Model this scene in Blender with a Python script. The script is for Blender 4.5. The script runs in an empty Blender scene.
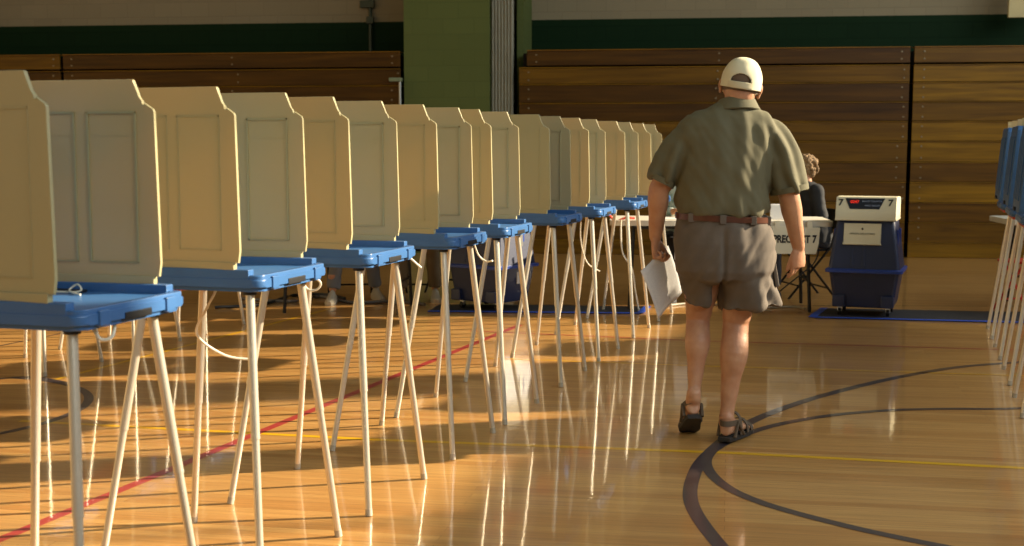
import bpy, bmesh, math, random
from mathutils import Vector, Matrix, noise
random.seed(7)
PI = math.pi
S = bpy.context.scene
COL = S.collection

# ------------------------------------------------------------------ camera, world, sun, exposure
CH = 1.37                                   # lens height
F = 1300.0                                  # focal length in pixels of the 1024-wide frame
TILT = math.atan(126 / 1300)
cd = bpy.data.cameras.new('camera'); cam = bpy.data.objects.new('camera', cd); COL.objects.link(cam)
cam.location = (0, 0, CH); cam.rotation_euler = (PI / 2 - TILT, 0, 0)
cd.sensor_width = 36; cd.lens = 36 * F / 1024; cd.clip_end = 100
cd.dof.use_dof = True; cd.dof.focus_distance = 6.2; cd.dof.aperture_fstop = 4.5
S.camera = cam
S.view_settings.view_transform = 'Standard'; S.view_settings.look = 'None'
S.view_settings.gamma = 1; S.view_settings.use_curve_mapping = False
S.view_settings.exposure = 0.0
w = bpy.data.worlds.new('world'); S.world = w; w.use_nodes = True
w.node_tree.nodes['Background'].inputs[0].default_value = (0.96, 0.97, 0.80, 1)
w.node_tree.nodes['Background'].inputs[1].default_value = 0.21
TOSUN = Vector((0.98, 0.20, 0)).normalized() * math.cos(math.radians(23.5)); TOSUN.z = math.sin(math.radians(23.5))
ld = bpy.data.lights.new('sun', 'SUN'); ld.energy = 13.5; ld.angle = math.radians(0.9); ld.color = (1, 0.84, 0.60)
sun = bpy.data.objects.new('sun', ld); COL.objects.link(sun)
sun.rotation_euler = TOSUN.to_track_quat('Z', 'Y').to_euler(); sun.location = (8, 2, 9)

# the axes of the booth rows: U runs along a row away from the lens, V points to a booth's front
A0 = math.atan(0.31079)
U = Vector((math.sin(A0), math.cos(A0), 0)); V = Vector((math.cos(A0), -math.sin(A0), 0))
O0 = Vector((-1.128, 3.126, 0))
def uv(u, v, z=0): return O0 + U * u + V * v + Vector((0, 0, z))
WV = 8.05                                   # the window wall stands this far along V
SILL, HEAD = 3.95, 7.4
WINS = [(-9.6, -5.4), (-4.8, -0.6), (0.0, 4.2), (4.8, 9.0), (9.6, 13.8)]
for k, (a, b) in enumerate(WINS):           # daylight entering each window opening
    al = bpy.data.lights.new('window_daylight', 'AREA'); al.shape = 'RECTANGLE'
    al.size = b - a - 0.2; al.size_y = HEAD - SILL - 0.2; al.energy = 215; al.color = (0.82, 0.93, 1.0)
    ao = bpy.data.objects.new('window_daylight', al); COL.objects.link(ao)
    ao.location = uv((a + b) / 2, WV + 0.12, (SILL + HEAD) / 2)
    d = (V * 0.94 + Vector((0, 0, 0.34)))
    ao.rotation_euler = d.to_track_quat('Z', 'Y').to_euler()

# ------------------------------------------------------------------ rays: a photo pixel to a point of the place
def ray(x, y):
    a = (x - 512) / F; b = -(y - 273) / F
    return Vector((a, math.cos(TILT) + b * math.sin(TILT), -math.sin(TILT) + b * math.cos(TILT)))
def at(x, y, h=0.0):
    d = ray(x, y); t = (h - CH) / d.z; return Vector((0, 0, CH)) + d * t
def aty(x, y, Y):
    d = ray(x, y); return Vector((0, 0, CH)) + d * (Y / d.y)

# ------------------------------------------------------------------ materials
def lin(c):
    return tuple(((v / 255) / 12.92 if v / 255 <= 0.04045 else ((v / 255 + 0.055) / 1.055) ** 2.4) for v in c)
MATS = {}
def mat(name, c, rough=0.5, metal=0.0, var=0.0, scale=8.0, bump=0.0, bscale=60.0, stretch=(1, 1, 1), coat=0.0, sss=0.0, trans=0.0, tcol=None, c2=None, spec=0.5, emit=0.0):
    if name in MATS: return MATS[name]
    m = bpy.data.materials.new(name); m.use_nodes = True; nt = m.node_tree; N = nt.nodes; L = nt.links
    p = N['Principled BSDF']; base = (*lin(c), 1)
    p.inputs['Base Color'].default_value = base; p.inputs['Roughness'].default_value = rough; p.inputs['Metallic'].default_value = metal
    p.inputs['Specular IOR Level'].default_value = spec
    if coat: p.inputs['Coat Weight'].default_value = coat; p.inputs['Coat Roughness'].default_value = 0.08
    if sss: p.inputs['Subsurface Weight'].default_value = sss; p.inputs['Subsurface Radius'].default_value = (0.02, 0.006, 0.003); p.inputs['Subsurface Scale'].default_value = 1.0
    if emit: p.inputs['Emission Color'].default_value = base; p.inputs['Emission Strength'].default_value = emit
    tc = N.new('ShaderNodeTexCoord'); mp = N.new('ShaderNodeMapping'); L.new(tc.outputs['Object'], mp.inputs[0]); mp.inputs['Scale'].default_value = stretch
    if var or c2:
        n = N.new('ShaderNodeTexNoise'); n.inputs['Scale'].default_value = scale; n.inputs['Detail'].default_value = 4; L.new(mp.outputs[0], n.inputs['Vector'])
        r = N.new('ShaderNodeValToRGB'); r.color_ramp.elements[0].position = 0.32; r.color_ramp.elements[1].position = 0.68
        if c2: r.color_ramp.elements[0].color = (*lin(c2), 1); r.color_ramp.elements[1].color = base
        else:
            r.color_ramp.elements[0].color = (*[v * (1 - var) for v in base[:3]], 1); r.color_ramp.elements[1].color = (*[min(1, v * (1 + var)) for v in base[:3]], 1)
        L.new(n.outputs[0], r.inputs[0]); L.new(r.outputs[0], p.inputs['Base Color'])
    if bump:
        n2 = N.new('ShaderNodeTexNoise'); n2.inputs['Scale'].default_value = bscale; n2.inputs['Detail'].default_value = 3; L.new(mp.outputs[0], n2.inputs['Vector'])
        b = N.new('ShaderNodeBump'); b.inputs['Strength'].default_value = bump; b.inputs['Distance'].default_value = 0.01
        L.new(n2.outputs[0], b.inputs['Height']); L.new(b.outputs[0], p.inputs['Normal'])
    if trans:
        t = N.new('ShaderNodeBsdfTranslucent'); t.inputs[0].default_value = (*lin(tcol or c), 1)
        mx = N.new('ShaderNodeMixShader'); mx.inputs[0].default_value = trans
        L.new(p.outputs[0], mx.inputs[1]); L.new(t.outputs[0], mx.inputs[2]); L.new(mx.outputs[0], N['Material Output'].inputs[0])
    MATS[name] = m; return m

def floor_mat(name='maple strip floor', tint=None, width=None):
    m = bpy.data.materials.new(name); m.use_nodes = True; nt = m.node_tree; N = nt.nodes; L = nt.links; p = N['Principled BSDF']
    tc = N.new('ShaderNodeTexCoord'); mp = N.new('ShaderNodeMapping'); L.new(tc.outputs['Object'], mp.inputs[0])
    mp.inputs['Rotation'].default_value = (0, 0, math.radians(9.5))
    bk = N.new('ShaderNodeTexBrick'); L.new(mp.outputs[0], bk.inputs['Vector'])
    bk.inputs['Scale'].default_value = 1; bk.inputs['Brick Width'].default_value = 2.3; bk.inputs['Row Height'].default_value = 0.057
    bk.inputs['Mortar Size'].default_value = 0.0009; bk.inputs['Bias'].default_value = 0.0
    bk.offset = 0.43; bk.squash = 1.0
    bk.inputs['Color1'].default_value = (*lin((212, 164, 98)), 1); bk.inputs['Color2'].default_value = (*lin((192, 140, 78)), 1); bk.inputs['Mortar'].default_value = (*lin((140, 96, 50)), 1)
    n = N.new('ShaderNodeTexNoise'); mp2 = N.new('ShaderNodeMapping'); mp2.inputs['Scale'].default_value = (1.2, 26, 1); L.new(mp.outputs[0], mp2.inputs[0]); L.new(mp2.outputs[0], n.inputs['Vector'])
    n.inputs['Scale'].default_value = 2.2; n.inputs['Detail'].default_value = 6
    r = N.new('ShaderNodeValToRGB'); r.color_ramp.elements[0].position = 0.3; r.color_ramp.elements[1].position = 0.7
    r.color_ramp.elements[0].color = (0.76, 0.72, 0.66, 1); r.color_ramp.elements[1].color = (1.08, 1.04, 1.0, 1); L.new(n.outputs[0], r.inputs[0])
    mx = N.new('ShaderNodeMix'); mx.data_type = 'RGBA'; mx.blend_type = 'MULTIPLY'; mx.inputs[0].default_value = 1
    L.new(bk.outputs[0], mx.inputs[6]); L.new(r.outputs[0], mx.inputs[7])
    out = mx.outputs[2]
    if tint:
        m2 = N.new('ShaderNodeMix'); m2.data_type = 'RGBA'; m2.inputs[0].default_value = 0.93; L.new(out, m2.inputs[6]); m2.inputs[7].default_value = (*lin(tint), 1); out = m2.outputs[2]
    L.new(out, p.inputs['Base Color']); p.inputs['Roughness'].default_value = 0.34; p.inputs['Specular IOR Level'].default_value = 0.35
    p.inputs['Coat Weight'].default_value = 0.75; p.inputs['Coat Roughness'].default_value = 0.055; p.inputs['Coat IOR'].default_value = 1.5
    nb = N.new('ShaderNodeTexNoise'); mp3 = N.new('ShaderNodeMapping'); mp3.inputs['Scale'].default_value = (3.0, 9.0, 1); L.new(mp.outputs[0], mp3.inputs[0]); L.new(mp3.outputs[0], nb.inputs['Vector'])
    nb.inputs['Scale'].default_value = 2.0; nb.inputs['Detail'].default_value = 2.5
    b = N.new('ShaderNodeBump'); b.inputs['Strength'].default_value = 0.12; b.inputs['Distance'].default_value = 0.004; L.new(nb.outputs[0], b.inputs['Height'])
    L.new(b.outputs[0], p.inputs['Coat Normal'])
    b2 = N.new('ShaderNodeBump'); b2.inputs['Strength'].default_value = 0.12; b2.inputs['Distance'].default_value = 0.002; L.new(bk.outputs['Fac'], b2.inputs['Height']); b2.invert = True
    L.new(b2.outputs[0], p.inputs['Normal'])
    return m

def wood_mat(name, c1, c2, rough=0.4):
    m = bpy.data.materials.new(name); m.use_nodes = True; nt = m.node_tree; N = nt.nodes; L = nt.links; p = N['Principled BSDF']
    tc = N.new('ShaderNodeTexCoord'); mp = N.new('ShaderNodeMapping'); L.new(tc.outputs['Object'], mp.inputs[0]); mp.inputs['Scale'].default_value = (0.5, 4, 9)
    n = N.new('ShaderNodeTexNoise'); n.inputs['Scale'].default_value = 2.0; n.inputs['Detail'].default_value = 7; n.inputs['Distortion'].default_value = 0.6; L.new(mp.outputs[0], n.inputs['Vector'])
    r = N.new('ShaderNodeValToRGB'); r.color_ramp.elements[0].position = 0.3; r.color_ramp.elements[1].position = 0.72
    r.color_ramp.elements[0].color = (*lin(c1), 1); r.color_ramp.elements[1].color = (*lin(c2), 1)
    L.new(n.outputs[0], r.inputs[0]); L.new(r.outputs[0], p.inputs['Base Color']); p.inputs['Roughness'].default_value = rough; p.inputs['Specular IOR Level'].default_value = 0.2
    return m

def block_mat(name, c, mortar):
    m = bpy.data.materials.new(name); m.use_nodes = True; nt = m.node_tree; N = nt.nodes; L = nt.links; p = N['Principled BSDF']
    tc = N.new('ShaderNodeTexCoord'); sx = N.new('ShaderNodeSeparateXYZ'); cx = N.new('ShaderNodeCombineXYZ'); L.new(tc.outputs['Object'], sx.inputs[0])
    L.new(sx.outputs[0], cx.inputs[0]); L.new(sx.outputs[2], cx.inputs[1])
    bk = N.new('ShaderNodeTexBrick'); L.new(cx.outputs[0], bk.inputs['Vector']); bk.inputs['Scale'].default_value = 1
    bk.inputs['Brick Width'].default_value = 0.4; bk.inputs['Row Height'].default_value = 0.2; bk.inputs['Mortar Size'].default_value = 0.006
    bk.inputs['Color1'].default_value = (*lin(c), 1); bk.inputs['Color2'].default_value = (*[v * 0.93 for v in lin(c)], 1); bk.inputs['Mortar'].default_value = (*lin(mortar), 1)
    L.new(bk.outputs[0], p.inputs['Base Color']); p.inputs['Roughness'].default_value = 0.7; p.inputs['Specular IOR Level'].default_value = 0.1
    b = N.new('ShaderNodeBump'); b.inputs['Strength'].default_value = 0.4; b.inputs['Distance'].default_value = 0.004; b.invert = True; L.new(bk.outputs['Fac'], b.inputs['Height']); L.new(b.outputs[0], p.inputs['Normal'])
    return m

def sheet_mat(name, lines=True):
    m = bpy.data.materials.new(name); m.use_nodes = True; nt = m.node_tree; N = nt.nodes; L = nt.links; p = N['Principled BSDF']
    tc = N.new('ShaderNodeTexCoord'); sx = N.new('ShaderNodeSeparateXYZ'); L.new(tc.outputs['UV'], sx.inputs[0])
    def mth(op, a, b=None):
        q = N.new('ShaderNodeMath'); q.operation = op
        for i, v in enumerate((a, b)):
            if v is None: continue
            if isinstance(v, (int, float)): q.inputs[i].default_value = v
            else: L.new(v, q.inputs[i])
        return q.outputs[0]
    row = mth('LESS_THAN', mth('FRACT', mth('MULTIPLY', sx.outputs[1], 34)), 0.42)
    mar = mth('MULTIPLY', mth('GREATER_THAN', sx.outputs[0], 0.1), mth('LESS_THAN', sx.outputs[0], 0.9))
    mar2 = mth('MULTIPLY', mth('GREATER_THAN', sx.outputs[1], 0.08), mth('LESS_THAN', sx.outputs[1], 0.92))
    wn = N.new('ShaderNodeTexNoise'); wn.inputs['Scale'].default_value = 40; L.new(tc.outputs['UV'], wn.inputs['Vector'])
    wd = mth('GREATER_THAN', wn.outputs[0], 0.44)
    k = mth('MULTIPLY', mth('MULTIPLY', row, wd), mth('MULTIPLY', mar, mar2))
    mx = N.new('ShaderNodeMix'); mx.data_type = 'RGBA'; L.new(mth('MULTIPLY', k, 0.5 if lines else 0), mx.inputs[0]); mx.inputs[6].default_value = (0.84, 0.82, 0.80, 1); mx.inputs[7].default_value = (0.3, 0.3, 0.32, 1)
    L.new(mx.outputs[2], p.inputs['Base Color']); p.inputs['Roughness'].default_value = 0.7
    t = N.new('ShaderNodeBsdfTranslucent'); t.inputs[0].default_value = (0.9, 0.87, 0.8, 1); ms = N.new('ShaderNodeMixShader'); ms.inputs[0].default_value = 0.35
    L.new(p.outputs[0], ms.inputs[1]); L.new(t.outputs[0], ms.inputs[2]); L.new(ms.outputs[0], N['Material Output'].inputs[0])
    return m

# ------------------------------------------------------------------ mesh builder
class MB:
    def __init__(s): s.bm = bmesh.new(); s.mi = 0; s.wn = False
    def _f(s, vs):
        try:
            f = s.bm.faces.new(vs); f.material_index = s.mi; return f
        except ValueError: return None
    def box(s, x0, x1, y0, y1, z0, z1, M=None, bev=0.0):
        vs = [Vector((x, y, z)) for x in (x0, x1) for y in (y0, y1) for z in (z0, z1)]
        if M: vs = [M @ v for v in vs]
        b = [s.bm.verts.new(v) for v in vs]
        fs = [s._f([b[i] for i in q]) for q in ((0, 1, 3, 2), (4, 6, 7, 5), (0, 4, 5, 1), (2, 3, 7, 6), (0, 2, 6, 4), (1, 5, 7, 3))]
        if bev:
            s.wn = True; es = list({e for f in fs for e in f.edges})
            r = bmesh.ops.bevel(s.bm, geom=es, offset=bev, segments=2, affect='EDGES', profile=0.5)
            for f in r['faces']: f.material_index = s.mi
        return s
    def prism(s, pts, h0, h1, axis='y', bev=0.0, M=None):
        """closed outline (list of 2-D points) extruded along an axis"""
        def mk(p, h):
            v = {'y': Vector((p[0], h, p[1])), 'x': Vector((h, p[0], p[1])), 'z': Vector((p[0], p[1], h))}[axis]
            return M @ v if M else v
        a = [s.bm.verts.new(mk(p, h0)) for p in pts]; b = [s.bm.verts.new(mk(p, h1)) for p in pts]
        n = len(pts); f1 = s._f(a[::-1]); f2 = s._f(b); side = []
        for i in range(n): side.append(s._f([a[i], a[(i + 1) % n], b[(i + 1) % n], b[i]]))
        if bev:
            s.wn = True; es = list({e for f in (f1, f2) for e in f.edges})
            r = bmesh.ops.bevel(s.bm, geom=es, offset=bev, segments=2, affect='EDGES', profile=0.5)
            for f in r['faces']: f.material_index = s.mi
        return s
    def rings(s, R, closed_ends=True, loop=False):
        rows = [[s.bm.verts.new(v) for v in r] for r in R]
        n = len(rows[0]); m = len(rows)
        for j in range(m - 1 if not loop else m):
            a, b = rows[j], rows[(j + 1) % m]
            for i in range(n): s._f([a[i], a[(i + 1) % n], b[(i + 1) % n], b[i]])
        if closed_ends and not loop: s._f(rows[0][::-1]); s._f(rows[-1])
        return s
    def tube(s, pts, rad, n=12, ref=Vector((0, 1, 0)), sub=1, round_ends=False, ends=True):
        P = [Vector(p) for p in pts]; R = [(r, r) if isinstance(r, (int, float)) else tuple(r) for r in (rad if isinstance(rad, (list, tuple)) else [rad] * len(P))]
        if sub > 1 and len(P) > 2:
            P2, R2 = [], []
            for i in range(len(P) - 1):
                p0, p1, p2, p3 = P[max(0, i - 1)], P[i], P[i + 1], P[min(len(P) - 1, i + 2)]
                for k in range(sub):
                    t = k / sub
                    P2.append(0.5 * ((2 * p1) + (p2 - p0) * t + (2 * p0 - 5 * p1 + 4 * p2 - p3) * t * t + (3 * p1 - p0 - 3 * p2 + p3) * t ** 3))
                    q = t * t * (3 - 2 * t); R2.append((R[i][0] * (1 - q) + R[i + 1][0] * q, R[i][1] * (1 - q) + R[i + 1][1] * q))
            P2.append(P[-1]); R2.append(R[-1]); P, R = P2, R2
        if round_ends:
            d0 = (P[0] - P[1]).normalized(); d1 = (P[-1] - P[-2]).normalized()
            pre, post, pr, qr = [], [], [], []
            for a in (80, 55, 30):
                c, q = math.cos(math.radians(a)), math.sin(math.radians(a))
                pre.append(P[0] + d0 * R[0][0] * q * 0.9); pr.append((R[0][0] * c, R[0][1] * c))
                post.insert(0, P[-1] + d1 * R[-1][0] * q * 0.9); qr.insert(0, (R[-1][0] * c, R[-1][1] * c))
            P = pre + P + post; R = pr + R + qr
        rr = []
        for i, p in enumerate(P):
            t = (P[min(i + 1, len(P) - 1)] - P[max(i - 1, 0)]).normalized()
            f = ref if abs(t.dot(ref)) < 0.93 else Vector((1, 0, 0))
            sx = t.cross(f).normalized(); sy = sx.cross(t).normalized()
            rr.append([p + sx * math.cos(2 * PI * k / n) * R[i][0] + sy * math.sin(2 * PI * k / n) * R[i][1] for k in range(n)])
        return s.rings(rr, ends)
    def loft(s, L, n=32, ends=True):
        """L: (cx, cy, z, rx, ry[, power])"""
        rr = []
        for q in L:
            cx, cy, z, rx, ry = q[:5]; pw = q[5] if len(q) > 5 else 2.0
            row = []
            for k in range(n):
                a = 2 * PI * k / n; c, t = math.cos(a), math.sin(a)
                row.append(Vector((cx + rx * math.copysign(abs(c) ** (2 / pw), c), cy + ry * math.copysign(abs(t) ** (2 / pw), t), z)))
            rr.append(row)
        return s.rings(rr, ends)
    def ball(s, c, r, n=16, M=None):
        r = (r, r, r) if isinstance(r, (int, float)) else r
        rr = []
        for j in range(1, n // 2):
            a = PI * j / (n // 2)
            row = []
            for k in range(n):
                v = Vector((r[0] * math.sin(a) * math.cos(2 * PI * k / n), r[1] * math.sin(a) * math.sin(2 * PI * k / n), -r[2] * math.cos(a)))
                row.append(Vector(c) + (M @ v if M else v))
            rr.append(row)
        return s.rings(rr)
    def build(s, name, m, parent=None, smooth=True, loc=None, auto=True):
        bmesh.ops.recalc_face_normals(s.bm, faces=s.bm.faces)
        me = bpy.data.meshes.new(name); s.bm.to_mesh(me); s.bm.free()
        for x in (m if isinstance(m, (list, tuple)) else [m]): me.materials.append(x)
        if smooth:
            for p in me.polygons: p.use_smooth = True
            if auto: me.set_sharp_from_angle(angle=math.radians(38))
        o = bpy.data.objects.new(name, me); COL.objects.link(o)
        if parent: o.parent = parent
        if loc: o.location = loc
        if s.wn and smooth:
            m_ = o.modifiers.new('weighted_normal', 'WEIGHTED_NORMAL'); m_.keep_sharp = True; m_.weight = 80
        return o

def meta(o, label=None, cat=None, group=None, kind=None):
    if label: o['label'] = label
    if cat: o['category'] = cat
    if group: o['group'] = group
    if kind: o['kind'] = kind
    return o
def thing(name, label, cat, loc=(0, 0, 0), rz=0.0, group=None):
    o = bpy.data.objects.new(name, None); COL.objects.link(o); o.empty_display_size = 0.1
    o.location = loc; o.rotation_euler = (0, 0, rz); return meta(o, label, cat, group)
def dup(o, parent=None):
    c = o.copy(); COL.objects.link(c)
    if parent: c.parent = parent
    for ch in list(o.children): dup(ch, c)
    return c
def bake(o, mods, disp=None, smooth=True):
    """apply modifiers, optionally push the vertices by a function, keep the materials"""
    for t, kw in mods:
        m = o.modifiers.new(t, t)
        for k, v in kw.items(): setattr(m, k, v)
    dg = bpy.context.evaluated_depsgraph_get(); dg.update()
    ms = list(o.data.materials)
    me = bpy.data.meshes.new_from_object(o.evaluated_get(dg)); o.modifiers.clear()
    me.materials.clear()
    for x in ms: me.materials.append(x)
    if disp:
        nn = [v.normal.copy() for v in me.vertices]
        for v, n in zip(me.vertices, nn): v.co += disp(v.co, n)
    if smooth:
        for p in me.polygons: p.use_smooth = True
    o.data = me; return o
def text_mesh(name, s, size, m, parent, M, depth=0.0008, bold=0.0, align='CENTER'):
    cu = bpy.data.curves.new(name, 'FONT'); cu.body = s; cu.size = size; cu.extrude = depth; cu.align_x = align; cu.align_y = 'CENTER'; cu.offset = bold
    t = bpy.data.objects.new(name, cu); COL.objects.link(t)
    dg = bpy.context.evaluated_depsgraph_get(); dg.update()
    me = bpy.data.meshes.new_from_object(t.evaluated_get(dg)); bpy.data.objects.remove(t)
    me.transform(M); me.materials.clear(); me.materials.append(m)
    o = bpy.data.objects.new(name, me); COL.objects.link(o); o.parent = parent; return o
UPRIGHT = Matrix.Rotation(PI / 2, 4, 'X')       # lettering lying flat -> standing, read from -Y

# ------------------------------------------------------------------ the setting: floor with its court lines
navy = floor_mat('navy court paint', (38, 44, 62)); red = floor_mat('red court paint', (176, 52, 56)); yel = floor_mat('yellow court paint', (240, 184, 16)); brown = floor_mat('dark seam', (60, 40, 22))
mb = MB(); mb.box(-14, 16, -4, 22, -0.12, 0)
def ribbon(pts, wd, mi, z=0.0012):
    P = [Vector((p[0], p[1], 0)) for p in pts]; mb.mi = mi; L = []; R = []
    for i, p in enumerate(P):
        t = (P[min(i + 1, len(P) - 1)] - P[max(i - 1, 0)]).normalized(); n = Vector((-t.y, t.x, 0)) * wd / 2
        L.append(mb.bm.verts.new(p + n + Vector((0, 0, z)))); R.append(mb.bm.verts.new(p - n + Vector((0, 0, z))))
    for i in range(len(P) - 1): mb._f([L[i], L[i + 1], R[i + 1], R[i]])
def arc(cx, cy, r, a0, a1, n=64): return [(cx + r * math.cos(math.radians(a0 + (a1 - a0) * i / n)), cy + r * math.sin(math.radians(a0 + (a1 - a0) * i / n))) for i in range(n + 1)]
def smooth_line(px, n=8):
    P = [at(*p) for p in px]; out = []
    for i in range(len(P) - 1):
        p0, p1, p2, p3 = P[max(0, i - 1)], P[i], P[i + 1], P[min(len(P) - 1, i + 2)]
        for k in range(n):
            t = k / n; out.append(0.5 * ((2 * p1) + (p2 - p0) * t + (2 * p0 - 5 * p1 + 4 * p2 - p3) * t * t + (3 * p1 - p0 - 3 * p2 + p3) * t ** 3))
    out.append(P[-1]); return out
ribbon(smooth_line([(1060, 359), (1024, 362), (960, 367), (900, 377), (840, 391), (790, 406), (745, 425), (710, 452), (694, 475), (692, 505), (722, 548), (760, 580)]), 0.058, 1)
ribbon(smooth_line([(1060, 407), (1000, 409), (940, 409), (880, 411), (820, 417), (765, 428), (722, 445), (706, 462), (722, 484), (765, 504), (850, 527), (945, 547), (1010, 558)]), 0.05, 1, 0.0016)
ribbon(arc(-3.25, 6.72, 0.98, -70, 75), 0.05, 1)
ribbon(smooth_line([(-20, 381), (30, 377), (70, 384)], 4), 0.04, 1, 0.0016)
ribbon([at(-30, 352), at(172, 311)], 0.022, 1)
ribbon([at(-40, 556), at(150, 478), at(260, 432), at(500, 333), at(520, 325)], 0.05, 2)
ribbon([at(470, 331), at(700, 341), at(1050, 351)], 0.03, 2)
ribbon([at(20, 421), at(380, 440), at(730, 453), at(1060, 470)], 0.040, 3, 0.0010)
ribbon([at(50, 381), at(330, 309)], 0.034, 3)
ribbon([at(480, 358), at(700, 366), at(1060, 377)], 0.022, 3)
ribbon([at(-60, 303), at(1080, 306.5)], 0.03, 4)
fl = mb.build('floor', [floor_mat(), navy, red, yel, brown], None, smooth=False); meta(fl, 'glossy golden maple strip gym floor with painted court lines', None, None, 'structure')

# back wall: the bleachers' front plane and the wall behind it
TH = math.radians(-7.3)
E1 = Vector((math.cos(TH), math.sin(TH), 0)); E2 = Vector((-math.sin(TH), math.cos(TH), 0))
B0 = at(905, 258)
def wall_hit(x, y, back=0.0):
    d = ray(x, y); c = Vector((0, 0, CH)); b = B0 + E2 * back
    t = (b - c).dot(E2) / d.dot(E2); q = c + d * t
    return (q - B0).dot(E1), q.z               # along the wall, height
MW = Matrix.Translation(B0) @ Matrix.Rotation(TH, 4, 'Z')   # wall frame: x along, y away, z up
def setw(o): o.matrix_world = MW; return o
cream = block_mat('cream painted block', (146, 132, 104), (138, 124, 98)); green = block_mat('dark green painted block', (20, 42, 20), (17, 37, 17)); sage = block_mat('sage green painted block', (94, 102, 56), (89, 97, 53))
BK = 1.35
zg = wall_hit(700, 18, BK)[1]
mb = MB(); mb.box(-17, 12, BK, BK + 0.25, zg, 8.2); mb.mi = 1; mb.box(-17, 12, BK - 0.004, BK + 0.25, 0, zg)
meta(setw(mb.build('wall_back', [cream, green], None, smooth=False)), 'cream block back wall with a dark green band above the bleachers', None, None, 'structure')
# window wall on the right; unseen left wall added for warm bounce light
MV = Matrix.Translation(uv(0, WV)) @ Matrix.Rotation(-A0, 4, 'Z')  # local x = V, y = U
mb = MB(); lo, hi = -12, 26
mb.box(0.25, 0.55, lo, hi, 0, SILL); mb.box(0.25, 0.55, lo, hi, HEAD, 8.6)
edge = lo
for a, b in WINS: mb.box(0.25, 0.55, edge, a, SILL, HEAD); edge = b
mb.box(0.25, 0.55, edge, hi, SILL, HEAD)
o = mb.build('wall_right', block_mat('cream side wall block', (176, 160, 128), (150, 136, 108)), None, smooth=False); o.matrix_world = MV; meta(o, 'window wall of the gym on the right', None, None, 'structure')
white = mat('white window paint', (220, 218, 208), 0.5)
for k, (a, b) in enumerate(WINS):
    mb = MB(); t = 0.05
    for y in (a, b - t): mb.box(0.33, 0.42, y, y + t, SILL, HEAD)
    for z in (SILL, HEAD - t): mb.box(0.33, 0.42, a, b, z, z + t)
    for i in (1, 2): y = a + (b - a) * i / 3; mb.box(0.35, 0.40, y - 0.02, y + 0.02, SILL, HEAD)
    mb.box(0.35, 0.40, a, b, (SILL + HEAD) / 2 - 0.02, (SILL + HEAD) / 2 + 0.02)
    o = mb.build('window_%d' % (k + 1), white, None, smooth=False); o.matrix_world = MV; meta(o, 'high gym window', None, None, 'structure')
mb = MB(); mb.box(-12.3 - WV, -12.0 - WV, -8, 17, 0, 6)
o = mb.build('wall_left', cream, None, smooth=False); o.matrix_world = MV; meta(o, 'unseen cream block wall on the left, added for warm bounce light', None, None, 'structure')

# pilaster, folded partition, conduit
xa, xb = wall_hit(404, 60)[0], wall_hit(489.5, 60)[0]
xc, xd = wall_hit(513, 60, 0.9)[0], wall_hit(517, 60, 0.4)[0]; xe = wall_hit(523.5, 60, 0.4)[0]
mb = MB(); mb.box(xa, xb, 0, BK, 0, 8.2)
mb.box(xd, xe, 0.4, BK, 0, 8.2)
meta(setw(mb.build('wall_pilaster', sage, None, smooth=False)), 'sage green pilaster between the bleachers', None, None, 'structure')
gm = mat('grey vinyl partition', (140, 136, 116), 0.55, var=0.06)
mb = MB(); n = 7; x0 = xb + 0.01; x1 = wall_hit(513, 60, 0.06)[0]; pts = []
for i in range(n * 2 + 1): pts.append((x0 + (x1 - x0) * i / (n * 2), 0.05 if i % 2 else 0.075))
mb.prism(pts + [(x1, 0.16), (x0, 0.16)], 0.02, 7.0, 'z')
o = setw(mb.build('accordion_partition', gm, None, smooth=False)); meta(o, 'grey folded accordion partition stacked beside the sage green pilaster', 'partition')
cg = mat('green painted conduit', (60, 66, 44), 0.5)
t = thing('wall_conduit', 'thin conduit pipe with small fitting climbing the wall left of pilaster', 'conduit'); setw(t)
x, z = wall_hit(371, 20, BK)
MB().tube([(x, BK - 0.04, 2.2), (x, BK - 0.04, 7)], 0.025, 10).build('pipe', cg, t)
MB().box(x - 0.14, x + 0.06, BK - 0.08, BK - 0.01, wall_hit(371, 6, BK)[1] - 0.03, wall_hit(371, 3, BK)[1] + 0.03, bev=0.01).build('bracket', cg, t)
MB().box(x - 0.05, x + 0.05, BK - 0.09, BK - 0.01, zg - 0.03, zg + 0.07, bev=0.01).build('junction_box', cg, t)
# cream board at the top right
xA, zA = wall_hit(1007.5, 18, 0.9); xB, zB = wall_hit(1050, -30, 0.9)
mb = MB(); mb.box(xA, xB, 0.86, 0.92, zA, zB, bev=0.01)
o = setw(mb.build('wall_board', mat('pale board', (196, 176, 122), 0.6, var=0.08, scale=5), None)); meta(o, 'cream board hanging on the wall at the top right corner', 'board')
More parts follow.
